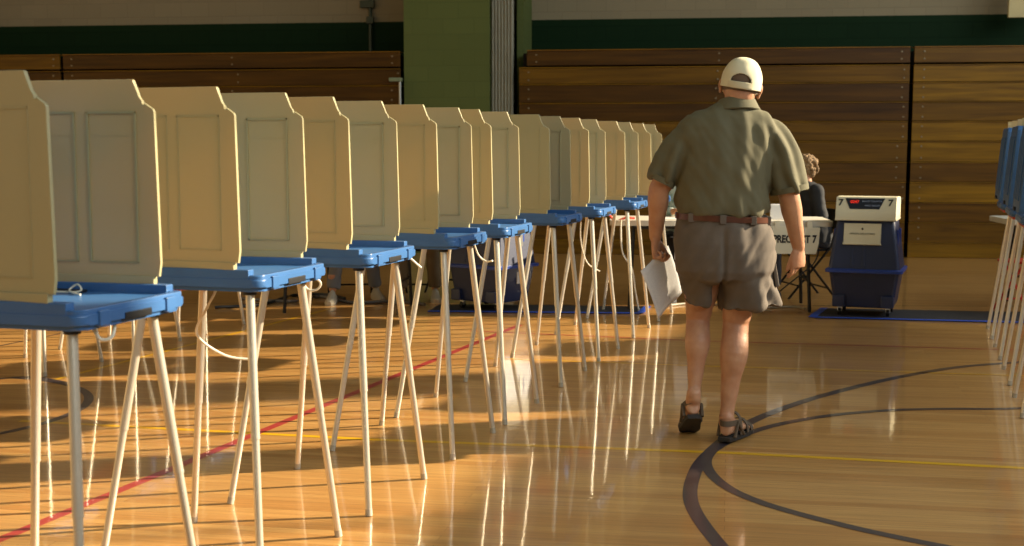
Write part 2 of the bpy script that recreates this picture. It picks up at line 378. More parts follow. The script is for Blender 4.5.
# the board's wall brackets keep it on the wall
# ------------------------------------------------------------------ bleachers
woods = [wood_mat('stained bleacher wood %d' % k, a, b, 0.42) for k, (a, b) in enumerate([((82, 54, 4), (118, 82, 10)), ((60, 36, 3), (90, 58, 7)), ((102, 70, 6), (146, 106, 16)), ((72, 46, 4), (108, 72, 9))])]
nose = wood_mat('bleacher nosing wood', (120, 80, 16), (152, 104, 26), 0.35)
bolt = mat('zinc bolt', (132, 116, 88), 0.35, 0.6); black = mat('painted recess shade', (10, 7, 4), 0.9)
YL = [45, 63, 82, 101.5, 121, 141, 162, 182, 202.5, 222.5, 243, 258]
def bank(label, xl, xr, xl2, seed, top=0.0, tones=None):
    rnd = random.Random(seed)
    t = thing('bleacher', label, 'bleachers', group='folded wooden bleachers'); setw(t)
    zs = [wall_hit(905, y)[1] for y in YL]; zs = [zs[0] + top] + zs[1:]
    X0, X1 = wall_hit(xl, 150)[0], wall_hit(xr, 150)[0]
    nb = len(zs) - 1
    mb = MB(); mb.box(X0 + 0.04, X1 - 0.04, 0.12, 1.2, 0.03, zs[0] - 0.05); mb.build('shade_backing', black, t, smooth=False)  # near-black block that paints the shade behind the boards
    for i in range(nb):
        off = 0.02 + 0.008 * (nb - i)
        a = X0 + (0.10 if i == 0 and xl2 else 0); gap = 0.03 if i in (0, 1) else 0.014
        if i == nb - 1: gap = 0.012
        yy = 0.10 - off
        mb = MB(); mb.box(a, X1, yy, yy + 0.035, zs[i + 1] + 0.003, zs[i] - gap, bev=0.005)
        mb.mi = 1
        nbolt = max(2, int((X1 - a) / 1.35)); ph = rnd.uniform(0.2, 0.6)
        for k in range(nbolt):
            bx = a + 0.12 + (X1 - a - 0.3) * (k + (0.0 if k == 0 else ph * 0.12)) / max(1, nbolt - 1)
            for zz in (zs[i] - gap - 0.05, zs[i + 1] + 0.05):
                if zs[i] - zs[i + 1] > 0.2: mb.ball((bx, yy, zz), (0.014, 0.008, 0.014), 8)
        o = mb.build('board', [woods[(tones[i] if tones else rnd.randrange(4))], bolt], t)
        if i < 1 or i == nb: pass
        mb = MB(); mb.box(a, X1, yy - 0.012, yy + 0.20, zs[i] - gap + 0.001, zs[i] - gap + 0.012, bev=0.003)
        mb.build('seat_edge', nose if i == 0 else woods[2], t)
    return t
bank('folded wooden bleachers spanning the wall behind the walking man', 519, 907.5, True, 3, tones=[1, 0, 1, 1, 0, 0, 3, 3, 0, 3, 0])
bank('folded wooden bleachers at the right edge behind the blue booth lids', 911.5, 1330, False, 5, tones=[0, 2, 2, 0, 2, 2, 3, 2, 3, 0, 2])
LB = bank('folded wooden bleachers behind the front row, left of the pilaster', 66, 401, False, 8, tones=[1, 1, 1, 3, 0, 1, 0, 1, 3, 0, 1], top=0.0)
bank('short end of folded wooden bleachers at the far left edge', -90, 63, False, 9, tones=[0, 1, 0, 3, 0, 1, 0, 1, 3, 0, 1], top=0.0)
t = LB
x, z = wall_hit(400, 80, -0.1)
MB().box(x - 0.14, x + 0.03, -0.13, -0.07, z - 0.02, z + 0.03, bev=0.008).build('handle_bar', mat('pale green metal', (130, 140, 110), 0.4, 0.3), t)
MB().tube([(x, -0.10, z), (x, -0.10, 0.0)], 0.018, 8).build('handle_post', mat('grey steel', (150, 150, 145), 0.35, 0.8), t)

# ------------------------------------------------------------------ floor mats with blue tape
def mat_strip(label, P, tape=(2,)):
    t = thing('floor_mat', label, 'mat', at(*P[3]))
    Q = [at(*p) - at(*P[3]) for p in P]
    mb = MB(); mb.prism([(q.x, q.y) for q in Q], 0.0, 0.008, 'z'); mb.build('rubber_mat', mat('charcoal rubber mat', (44, 42, 44), 0.7, bump=0.3, bscale=150), t, smooth=False)
    mb = MB()
    for i in tape:
        a, b = Q[i], Q[(i + 1) % 4]; d = (b - a).normalized(); n = Vector((-d.y, d.x, 0)) * 0.03
        mb.prism([(a.x - n.x, a.y - n.y), (b.x - n.x, b.y - n.y), (b.x + n.x, b.y + n.y), (a.x + n.x, a.y + n.y)], 0.008, 0.010, 'z')
    mb.build('edge_tape', mat('blue tape', (44, 84, 190), 0.5), t, smooth=False)
mat_strip('dark rubber mat edged with blue tape under right ballot box', [(824, 309), (1090, 314), (1094, 325), (812, 318)], (2, 3))
mat_strip('dark rubber mat edged with blue tape under left ballot box', [(440, 305), (648, 307), (640, 314), (428, 312)], (1, 2))

# ------------------------------------------------------------------ voting booths
beige = mat('beige moulded plastic', (182, 175, 132), 0.42, trans=0.22, tcol=(222, 174, 104), bump=0.05, bscale=220)
blue = mat('blue moulded plastic', (58, 100, 150), 0.36, var=0.05, scale=12, bump=0.05, bscale=260)
blue_in = mat('blue writing surface', (66, 112, 164), 0.32, bump=0.08, bscale=320)
leg_m = mat('satin aluminium leg', (216, 206, 186), 0.32, 0.55); rubber = mat('grey rubber tip', (176, 166, 146), 0.6); darkm = mat('black plastic', (18, 18, 20), 0.5)
orange = mat('orange red underside board', (206, 72, 34), 0.5); cordm = mat('white lamp cord', (226, 218, 196), 0.5)
def rrect(x0, x1, y0, y1, r, n=5):
    out = []
    for cx, cy, a0 in ((x1 - r, y1 - r, 0), (x0 + r, y1 - r, 90), (x0 + r, y0 + r, 180), (x1 - r, y0 + r, 270)):
        for i in range(n + 1): a = math.radians(a0 + 90 * i / n); out.append((cx + r * math.cos(a), cy + r * math.sin(a)))
    return out
def make_booth():
    t = thing('voting_booth', '', 'voting booth', group='portable voting booths standing in rows')
    # tray: shell with rim, sunk surface and two raised strips that carry the side panels
    X0, X1, Y = -0.46, 0.086, 0.242
    mb = MB(); mb.prism(rrect(X0, X1, -Y, Y, 0.035), 0.935, 0.962, 'z', bev=0.006)
    mb.prism(rrect(X0 + 0.012, X1 - 0.012, -Y + 0.012, Y - 0.012, 0.03), 0.922, 0.94, 'z', bev=0.005)
    # rim
    out = rrect(X0 + 0.004, X1 - 0.004, -Y + 0.004, Y - 0.004, 0.033); inn = rrect(X0 + 0.026, X1 - 0.03, -Y + 0.026, Y - 0.026, 0.022)
    R = [[Vector((p[0], p[1], 0.955)) for p in out], [Vector((p[0], p[1], 0.972)) for p in out], [Vector((p[0] * 0.985, p[1] * 0.985, 0.975)) for p in out], [Vector((p[0], p[1], 0.974)) for p in inn], [Vector((p[0], p[1], 0.960)) for p in inn]]
    mb.rings(R, False)
    for s in (-1, 1): mb.box(-0.42, 0.042, s * 0.222 - 0.018, s * 0.222 + 0.018, 0.958, 0.992, bev=0.004)
    for y in (-0.15, 0.15):                      # moulded latch bosses on the front edge
        mb.box(X1 - 0.012, X1 + 0.006, y - 0.022, y + 0.022, 0.928, 0.968, bev=0.004)
    tray = mb.build('table_tray', blue, t)
    MB().prism(rrect(X0 + 0.03, X1 - 0.034, -Y + 0.03, Y - 0.03, 0.02), 0.955, 0.9665, 'z', bev=0.002).build('writing_surface', blue_in, tray)
    MB().box(X1 - 0.02, X1 + 0.003, -0.06, 0.06, 0.930, 0.950, bev=0.002).build('handle_notch_shade', darkm, tray)  # black block painting the shade of the handle notch
    # lid standing at the back
    M = Matrix.Translation((-0.425, 0, 0.985)) @ Matrix.Rotation(math.radians(5), 4, 'Y')
    prof = [(-0.245, 0.0), (0.245, 0.0), (0.262, 0.03), (0.262, 0.44), (0.20, 0.535), (-0.20, 0.535), (-0.262, 0.44), (-0.262, 0.03)]
    prof = [(-0.25, 0.0), (0.25, 0.0), (0.266, 0.04), (0.262, 0.49), (0.235, 0.52), (-0.235, 0.52), (-0.262, 0.49), (-0.266, 0.04)]
    mb = MB(); mb.prism(prof, -0.052, -0.012, 'x', bev=0.012, M=M)
    for y in (-0.16, -0.055, 0.055, 0.16): mb.box(-0.060, -0.048, y - 0.03, y + 0.03, 0.07, 0.45, M=M, bev=0.005)
    lid = mb.build('lid', blue, t)
    mb = MB(); mb.box(-0.064, -0.052, -0.04, 0.04, 0.005, 0.03, M=M, bev=0.004); mb.build('hinge', darkm, lid)
    # side panels with their stepped front edge
    P = [(-0.405, 1.012), (0.018, 1.012), (0.024, 1.05), (0.015, 1.466), (0.011, 1.474), (-0.014, 1.490), (-0.014, 1.482), (-0.021, 1.484), (-0.020, 1.497), (-0.031, 1.506), (-0.046, 1.552), (-0.050, 1.555), (-0.400, 1.555), (-0.405, 1.550)]
    P = [(x - 0.012 if x > -0.1 else x, z) for x, z in P]
    for s in (-1, 1):
        A = Vector((-0.405, s * 0.212, 0)); B = Vector((0.015, s * 0.232, 0)); ang = math.atan2(B.y - A.y, B.x - A.x)
        M = Matrix.Translation((0, s * 0.231, 0)) @ Matrix.Rotation(ang, 4, 'Z')
        mb = MB(); mb.prism(P, -0.006, 0.006, 'y', bev=0.0015, M=M)
        pn = mb.build('side_panel', beige, t)
        # moulded rims: raised tall frames on both faces
        mb = MB()
        for f in (-1, 1):
            for x0, x1 in ((-0.385, -0.242), (-0.205, -0.052)):
                h = 0.0045 if f == -s else 0.0014
                y0, y1 = sorted((f * 0.0055, f * (0.006 + h)))
                q = 0.006 if f == -s else 0.004
                for a, b, c, d in ((x0, x0 + q, 1.05, 1.468), (x1 - q, x1, 1.05, 1.468), (x0, x1, 1.462, 1.468), (x0, x1, 1.05, 1.053)): mb.box(a, b, y0, y1, c, d, M=M)
                if f == -s: mb.box(x0 + 0.006, x1 - 0.006, f * 0.0055 if f > 0 else f * 0.0068, f * 0.0068 if f > 0 else f * 0.0055, 1.40, 1.401, M=M); mb.box(x0 + 0.006, x1 - 0.006, f * 0.0055 if f > 0 else f * 0.0063, f * 0.0063 if f > 0 else f * 0.0055, 1.20, 1.201, M=M)
        mb.build('moulded_frame', beige, pn, smooth=False)
        mb = MB(); mb.box(-0.40, -0.008, -0.0105, 0.0105, 0.990, 1.014, M=M, bev=0.002); mb.build('base_rail', beige, pn)
    MB().box(-0.44, -0.26, -0.22, 0.22, 0.905, 0.925, bev=0.006).build('underside_board', orange, t)
    # four splayed legs: wide upper tube, narrower lower tube, rubber tip
    for fx, tx, s in ((0.09, 0.01, -1), (0.09, 0.01, 1), (-0.49, -0.36, -1), (-0.49, -0.36, 1)):
        a = Vector((tx, s * 0.175, 0.93)); b = Vector((fx, s * 0.285, 0.0)); m = a.lerp(b, 0.50)
        mb = MB(); mb.tube([a, m], 0.0144, 16); mb.tube([m - (b - a) * 0.003, m + (b - a) * 0.006], 0.0149, 16); mb.tube([m, b.lerp(a, 0.02)], 0.0124, 16)
        lg = mb.build('leg', leg_m, t)
        MB().tube([b.lerp(a, 0.028), b + Vector((0, 0, 0.001))], 0.0132, 14).build('rubber_tip', rubber, lg)
        MB().tube([a + Vector((0, 0, -0.022)), a + Vector((0, 0, -0.001))], 0.022, 12).build('leg_socket', darkm, lg)
    return t
booth = make_booth()
# distances along the row of the near panel of each booth, from the photograph
near = [0.03, 0.935, 1.772, 2.69, 3.45, 4.51, 5.438, 6.51, 7.46]
labels = ['voting booth nearest the camera, cut by the left edge', 'second voting booth from the camera in the front left row', 'third voting booth from the camera in the front left row',
          'fourth voting booth from the camera in the front left row', 'fifth voting booth from the camera in the front left row', 'sixth voting booth from the camera, before the left blue ballot box',
          'seventh voting booth from the camera, left of the man holding paper', 'eighth voting booth from the camera, next to last before the man', 'farthest voting booth of the front left row, beside the man\'s left sleeve']
booths = []
for i, (nr, lb) in enumerate(zip(near, labels)):
    b = booth if i == 0 else dup(booth)
    b.location = uv(nr + 0.228, 0.0); b.rotation_euler = (0, 0, -A0); meta(b, lb, 'voting booth', 'front left row of voting booths'); booths.append(b)
for i, (c, lb) in enumerate(zip((4.15, 5.08, 6.0), ('nearest booth of the row behind, its legs seen below the first booth', 'middle booth of the row behind, its legs seen below the first booth\'s front', 'farthest booth of the row behind, its legs seen below the second booth'))):
    b = dup(booth); b.location = uv(c, -3.04); b.rotation_euler = (0, 0, -A0); meta(b, lb, 'voting booth', 'voting booths of the row behind')
R0 = Vector((2.58, 6.5, 0)) - O0; uR, vR = R0.dot(U), R0.dot(V)
for i, lb in enumerate(('blue backed voting booth nearest the camera at the right edge', 'second blue backed voting booth from the camera at right edge', 'third blue backed voting booth from the camera at right edge', 'farthest blue backed voting booth at right, its leaning lid fully in view')):
    b = dup(booth); b.location = uv(uR - 0.285 + 0.57 + 0.0 + 0.95 * i, vR + 0.50); b.rotation_euler = (0, 0, -A0); meta(b, lb, 'voting booth', 'right row of voting booths')
# lamp cords that hang from some of the trays
def hang(b, pts, name='lamp_cord'):
    mb = MB(); mb.tube(pts, 0.0045, 8, sub=6); return mb.build(name, cordm, b)
mb = MB(); mb.tube([(-0.16, 0.10, 0.970), (-0.20, 0.12, 0.972), (-0.235, 0.155, 0.975), (-0.215, 0.165, 0.99), (-0.20, 0.15, 0.972), (-0.30, 0.14, 0.970)], 0.0028, 8, sub=6); mb.build('pen_cord', cordm, booths[0])
MB().box(-0.36, -0.20, 0.165, 0.190, 0.965, 0.974, bev=0.002).build('pen_tray', darkm, booths[0])
hang(booths[0], [(0.05, -0.05, 0.925), (0.06, -0.08, 0.89), (0.04, -0.10, 0.885), (0.02, -0.11, 0.92)])
hang(booths[1], [(-0.30, 0.10, 0.925), (-0.22, 0.02, 0.905), (-0.25, 0.0, 0.83), (-0.30, 0.02, 0.74), (-0.24, 0.10, 0.66), (-0.16, 0.16, 0.64)])
hang(booths[1], [(0.03, 0.225, 0.93), (0.05, 0.25, 0.905), (0.035, 0.255, 0.88), (0.0, 0.25, 0.88), (-0.02, 0.23, 0.925)])
hang(booths[2], [(0.07, 0.20, 0.925), (0.09, 0.22, 0.90), (0.10, 0.24, 0.885)])
hang(booths[3], [(0.02, 0.21, 0.925), (0.03, 0.25, 0.86), (0.06, 0.27, 0.83), (0.10, 0.25, 0.835)])
hang(booths[7], [(-0.40, 0.15, 0.925), (-0.42, 0.16, 0.7), (-0.38, 0.2, 0.5), (-0.3, 0.3, 0.42)])

# ------------------------------------------------------------------ ballot boxes
navyp = mat('navy moulded plastic', (30, 40, 72), 0.4, var=0.08, scale=4, bump=0.05); bluer = mat('blue rim plastic', (30, 60, 140), 0.4)
creamp = mat('cream scanner plastic', (206, 196, 164), 0.45); ink = mat('black ink', (12, 12, 14), 0.6); ledm = mat('red display digits', (220, 40, 20), 0.5, emit=0.8); steel = mat('steel latch', (190, 190, 185), 0.3, 0.8)
def ballot_box(label, loc, rz):
    t = thing('ballot_box', label, 'ballot box', loc, rz, 'blue ballot boxes with scanners')
    def fr(zs):  # rounded rectangular rings: (z, half width, half depth, y centre)
        return [[Vector((p[0], p[1] + q[3], q[0])) for p in rrect(-q[1], q[1], -q[2], q[2], 0.035, 4)] for q in zs]
    mb = MB(); mb.rings(fr([(0.07, 0.225, 0.21, 0), (0.09, 0.235, 0.22, 0), (0.36, 0.275, 0.25, 0)]))
    for s in (-1, 1): mb.box(s * 0.19 - 0.05, s * 0.19 + 0.05, -0.262, -0.20, 0.075, 0.17, bev=0.01)
    body = mb.build('lower_bin', navyp, t)
    mb = MB(); mb.rings(fr([(0.352, 0.278, 0.258, 0), (0.356, 0.302, 0.285, 0), (0.378, 0.302, 0.285, 0), (0.384, 0.28, 0.26, 0)])); mb.build('rim', bluer, t)
    mb = MB(); mb.rings(fr([(0.38, 0.280, 0.26, 0), (0.60, 0.252, 0.23, 0.01), (0.765, 0.228, 0.20, 0.02), (0.775, 0.222, 0.195, 0.02)]))
    for x in (-0.09, 0.0): mb.prism([(-0.262, 0.40), (-0.222, 0.60), (-0.20, 0.60), (-0.20, 0.40)], x - 0.012, x + 0.012, 'x', bev=0.003)
    up = mb.build('upper_bin', navyp, t)
    mb = MB()
    for s in (-1, 1):
        for y in (-0.12, 0.10): mb.box(s * 0.244 - 0.008, s * 0.244 + 0.012 * 1, y - 0.02, y + 0.02, 0.55, 0.70, bev=0.003)
    mb.build('latches', bluer, up)
    # notice plate on the front
    M = Matrix.Translation((-0.02, -0.212, 0.665)) @ Matrix.Rotation(math.radians(-13), 4, 'X')
    mb = MB(); mb.box(-0.145, 0.145, -0.010, 0.012, -0.075, 0.085, M=M, bev=0.003); mb.box(-0.15, 0.15, -0.02, 0.004, -0.09, -0.074, M=M, bev=0.003); pl = mb.build('notice_plate', creamp, t)
    text_mesh('plate_lettering', 'OFFICIAL BALLOT BOX', 0.019, ink, pl, M @ Matrix.Translation((0, -0.0115, 0.0)) @ UPRIGHT)
    mb = MB(); mb.tube([(0, -0.009, 0.04), (0, -0.0125, 0.04)], 0.009, 10, ref=Vector((0, 0, 1))); o = mb.build('plate_seal', ink, pl); o.data.transform(M)
    # scanner head
    pr = [(-0.215, 0.775), (0.215, 0.775), (0.215, 0.955), (0.03, 0.963), (-0.150, 0.960), (-0.205, 0.845)]
    mb = MB(); mb.prism(pr, -0.238, 0.238, 'x', bev=0.008); hd = mb.build('scanner_head', creamp, t)
    a = Vector((0, -0.205, 0.845)); b = Vector((0, -0.150, 0.960)); sl = math.atan2(b.y - a.y, b.z - a.z)
    M = Matrix.Translation(a) @ Matrix.Rotation(-sl, 4, 'X')
    mb = MB(); mb.prism([(-0.125, 0.022), (0.105, 0.022), (0.145, 0.115), (-0.165, 0.115)], -0.003, 0.002, 'y', M=M); mb.build('display_panel', mat('dark display glass', (22, 26, 38), 0.12), hd, smooth=False)
    text_mesh('display_digits', '0247', 0.034, ledm, hd, M @ Matrix.Translation((-0.090, -0.0045, 0.083)) @ UPRIGHT, bold=0.0006)
    text_mesh('display_caption', 'BALLOT COUNTER', 0.018, mat('pale print', (150, 160, 180), 0.6), hd, M @ Matrix.Translation((0.045, -0.0045, 0.088)) @ UPRIGHT)
    text_mesh('display_caption', 'INSERT BALLOT', 0.017, MATS['pale print'], hd, M @ Matrix.Translation((0.05, -0.0045, 0.05)) @ UPRIGHT)
    for x in (-0.200, 0.190): text_mesh('number_seven', '7', 0.078, ink, hd, M @ Matrix.Translation((x, -0.003, 0.075)) @ UPRIGHT, bold=0.002)
    mb = MB(); mb.box(-0.240, 0.240, -0.218, 0.217, 0.772, 0.786, bev=0.003); mb.build('head_skirt', creamp, hd)
    for sx in (-1, 1):
        for sy in (-1, 1):
            c = Vector((sx * 0.19, sy * 0.16, 0.03)); mb = MB(); mb.tube([c + Vector((-0.012, 0, 0)), c + Vector((0.012, 0, 0))], 0.03, 14, ref=Vector((0, 0, 1)))
            wl = mb.build('caster', darkm, t); MB().box(c.x - 0.018, c.x + 0.018, c.y - 0.015, c.y + 0.015, 0.03, 0.08, bev=0.003).build('caster_fork', steel, wl)
    return t
pR = at(865.5, 314); ballot_box('navy ballot box with cream scanner head, numbered 7, right of the man', (pR.x, pR.y, 0.008), math.radians(-21))
pL = at(492, 308.5)
bl = ballot_box('navy ballot box half hidden behind the fifth and sixth booths', (pL.x, pL.y, 0.008), math.radians(-38))
mb = MB()
for y in (-0.13, 0.07): mb.box(0.245, 0.262, y - 0.022, y + 0.022, 0.53, 0.68, bev=0.004)
mb.build('silver_latch', steel, bl)
MB().box(0.262, 0.272, 0.0, 0.09, 0.22, 0.32, bev=0.002).build('paper_label', mat('paper label', (200, 196, 186), 0.7), bl)

# ------------------------------------------------------------------ folding tables
ttop = mat('off white table laminate', (206, 198, 180), 0.45, var=0.03); tleg = mat('dark grey table leg', (40, 38, 36), 0.4, 0.5)
def folding_table(label, loc, rz, ln, dp=0.76, h=0.76):
    t = thing('folding_table', label, 'table', loc, rz, 'white folding tables')
    mb = MB(); mb.prism(rrect(-ln / 2, ln / 2, -dp / 2, dp / 2, 0.05), h - 0.045, h, 'z', bev=0.01); mb.build('table_top', ttop, t)
    mb = MB()
    for s in (-1, 1): mb.box(-ln / 2 + 0.2, ln / 2 - 0.2, s * (dp / 2 - 0.07) - 0.012, s * (dp / 2 - 0.07) + 0.012, h - 0.075, h - 0.045)
    mb.build('rail', tleg, t)
    for sx in (-1, 1):
        x = sx * (ln / 2 - 0.20)
        for sy in (-1, 1): MB().tube([(x, sy * 0.27, h - 0.05), (x + sx * 0.03, sy * 0.30, 0.0)], 0.015, 10).build('leg', tleg, t)
        MB().tube([(x + sx * 0.02, -0.285, 0.25), (x + sx * 0.02, 0.285, 0.25)], 0.011, 8, ref=Vector((0, 0, 1))).build('cross_brace', tleg, t)
    return t
yT = 11.15
c = aty(718, 225, yT); ft = folding_table('white folding table behind the walking man, carrying the precinct sign', (c.x, yT, 0), -0.10, 1.84)
folding_table('white folding table behind the third and fourth booths', (-1.38, 10.95, 0), -0.10, 1.3)
c2 = aty(1074, 228, 11.2); folding_table('white folding table corner showing behind the right row of booths', (c2.x, 11.2, 0), -0.10, 1.25)
# precinct sign hanging from the front edge
sg = aty(794.5, 240, 10.685); t = thing('precinct_sign', 'cream sign lettered PRECINCT 7 hanging from the folding table', 'sign', (sg.x, sg.y, 0), -0.12)
signm = mat('cream card', (212, 204, 178), 0.6)
zc = sg.z; mb = MB(); mb.prism([(-0.20, zc - 0.115), (0.175, zc - 0.115), (0.195, zc - 0.03), (0.205, zc + 0.105), (-0.20, zc + 0.115)], -0.004, 0.004, 'y', bev=0.001); mb.build('card', signm, t, smooth=False)
text_mesh('lettering', 'PRECINCT 7', 0.085, ink, t, Matrix.Translation((0.0, -0.006, zc + 0.005)) @ Matrix.Scale(0.76, 4, (1, 0, 0)) @ UPRIGHT, bold=0.0035)
for x in (-0.16, 0.10): MB().prism([(x, zc + 0.09), (x + 0.04, zc + 0.09), (x + 0.04, 0.765), (x, 0.765)], -0.006, 0.012, 'y').build('tape', mat('masking tape', (214, 206, 180), 0.7), t, smooth=False)
paper_plain = sheet_mat('plain paper', False); paper_print = sheet_mat('printed ballot paper')
def sheet(name, label, corners, m, cat='paper', thick=0.0012, curl=0.0, group=None, n=10):
    """quad of four world corners as a slightly curled sheet with real thickness"""
    C = [Vector(c) for c in corners]; ctr = sum(C, Vector()) / 4; nrm = (C[1] - C[0]).cross(C[3] - C[0]).normalized()
    bm = bmesh.new(); uvl = bm.loops.layers.uv.new('UVMap'); G = []
    for j in range(n + 1):
        row = []
        for i in range(n + 1):
            u_, v_ = i / n, j / n
            p = C[0].lerp(C[1], u_).lerp(C[3].lerp(C[2], u_), v_) - ctr
            p += nrm * curl * (math.sin(PI * u_) * 0.7 + 0.5 * math.sin(2.3 * v_ * PI + 1.5 * u_)); row.append(bm.verts.new(p))
        G.append(row)
    for j in range(n):
        for i in range(n):
            f = bm.faces.new([G[j][i], G[j][i + 1], G[j + 1][i + 1], G[j + 1][i]]); f.smooth = True
            for l, (a, b) in zip(f.loops, ((i, j), (i + 1, j), (i + 1, j + 1), (i, j + 1))): l[uvl].uv = (a / n, b / n)
    me = bpy.data.meshes.new(name); bm.to_mesh(me); bm.free(); me.materials.append(m)
    o = bpy.data.objects.new(name, me); COL.objects.link(o); o.location = ctr
    md = o.modifiers.new('thickness', 'SOLIDIFY'); md.thickness = thick
    return meta(o, label, cat, group)
a = aty(770, 226, 10.9); a.z = 0.762
sheet('folded_notice', 'white folded notice standing on table above the precinct sign', [a, a + Vector((0.14, 0, 0)), a + Vector((0.13, 0.05, 0.13)), a + Vector((0.01, 0.05, 0.13))], paper_plain, 'notice')
a = aty(676, 228, 10.79)
sheet('paper_sheet', 'white sheet hanging over the table edge beside the man\'s hip', [a + Vector((-0.02, -0.06, -0.26)), a + Vector((0.10, -0.06, -0.26)), a + Vector((0.11, -0.05, 0.04)), a + Vector((0.0, -0.05, 0.04))], paper_plain)
a = aty(658, 222, 11.0); a.z = 0.762
sheet('paper_sheet', 'white sheet lying on the table left of the seated worker', [a + Vector((0, 0, 0)), a + Vector((0.22, -0.02, 0)), a + Vector((0.24, 0.2, 0.004)), a + Vector((0.02, 0.22, 0.004))], paper_plain)

# cables on the gym floor
def cable(label, px, m, r=0.008, name='floor_cable', lift=0):
    P = [at(*p) for p in px]; b = P[0].copy()
    mb = MB(); mb.tube([p - b + Vector((0, 0, r)) for p in P], r, 8, sub=6)
    o = mb.build(name, m, None, loc=b); return meta(o, label, 'cable')
cable('grey cable on the floor behind the second and third booths', [(240, 300), (290, 303), (320, 298), (352, 304), (395, 303), (425, 306)], mat('grey cable', (96, 90, 84), 0.5), 0.014)
cable('black cable on the floor behind the first two booths', [(215, 309), (262, 306), (292, 297), (325, 296), (345, 300)], mat('black cable', (22, 22, 24), 0.5), 0.014)
cable('pale cable on the floor under the folding table behind the man', [(655, 308), (700, 304), (740, 309), (790, 308), (805, 310)], mat('beige cable', (150, 140, 118), 0.5), 0.010)
# cord from table to ballot box
mb = MB(); b0 = Vector((pR.x - 0.40, pR.y + 0.05, 0)); mb.tube([(-0.06, 0.05, 0.70), (0.02, 0.04, 0.55), (-0.02, 0, 0.42), (-0.12, 0, 0.33), (-0.28, 0.0, 0.20), (-0.42, 0.05, 0.06), (-0.5, 0.1, 0.008)], 0.006, 8, sub=6)
meta(mb.build('power_cord', MATS['black cable'], None, loc=b0), 'black power cord drooping between folding table and right ballot box', 'cord')
mb = MB(); b0 = aty(621, 222, 10.76); b0.z = 0; mb.tube([(0.0, 0, 0.77), (0.0, -0.02, 0.60), (0.02, -0.02, 0.48), (0.09, -0.02, 0.37), (0.12, 0, 0.2), (0.16, 0.05, 0.006)], 0.007, 8, sub=6)
meta(mb.build('power_cord', cordm, None, loc=b0), 'white power cord hanging off the left end of the folding table', 'cord')
mb = MB(); b0 = aty(611, 214, 10.95); z0 = b0.z; b0.z = 0; mb.tube([(-0.02, 0, z0), (0.04, 0, z0 - 0.06), (0.12, 0.0, 0.775), (0.2, 0.02, 0.772)], 0.010, 8, sub=6)
meta(mb.build('strap', mat('coral red strap', (224, 82, 58), 0.5), None, loc=b0), 'coral red strap draped on the table\'s left end behind the farthest booths', 'strap')

# ------------------------------------------------------------------ folding chairs
chm = mat('black chair steel', (26, 25, 25), 0.4, 0.6)
def folding_chair(label, loc, rz, m=None, group='dark folding chairs of the poll workers'):
    t = thing('folding_chair', label, 'chair', loc, rz, group); m = m or chm
    MB().prism(rrect(-0.20, 0.20, -0.20, 0.20, 0.04), 0.43, 0.45, 'z', bev=0.005).build('seat', m, t)
    mb = MB()
    R = []
    for k in range(9):
        x = -0.20 + 0.40 * k / 8; y = -0.255 - 0.02 * math.cos(x / 0.2 * PI / 2)
        R.append([Vector((x, y, 0.62)), Vector((x, y - 0.03, 0.80)), Vector((x, y - 0.045, 0.80)), Vector((x, y - 0.015, 0.62))])
    mb.rings(R); mb.build('backrest', m, t)
    for s in (-1, 1):
        MB().tube([(s * 0.21, -0.27, 0.80), (s * 0.21, -0.18, 0.47), (s * 0.215, 0.22, 0.0)], 0.011, 8).build('leg', m, t)
        MB().tube([(s * 0.19, 0.12, 0.45), (s * 0.195, -0.24, 0.0)], 0.011, 8).build('leg', m, t)
    MB().tube([(-0.21, 0.13, 0.12), (0.21, 0.13, 0.12)], 0.008, 8, ref=Vector((0, 0, 1))).build('rung', m, t)
    MB().tube([(-0.195, -0.17, 0.09), (0.195, -0.17, 0.09)], 0.008, 8, ref=Vector((0, 0, 1))).build('rung', m, t)
    return t

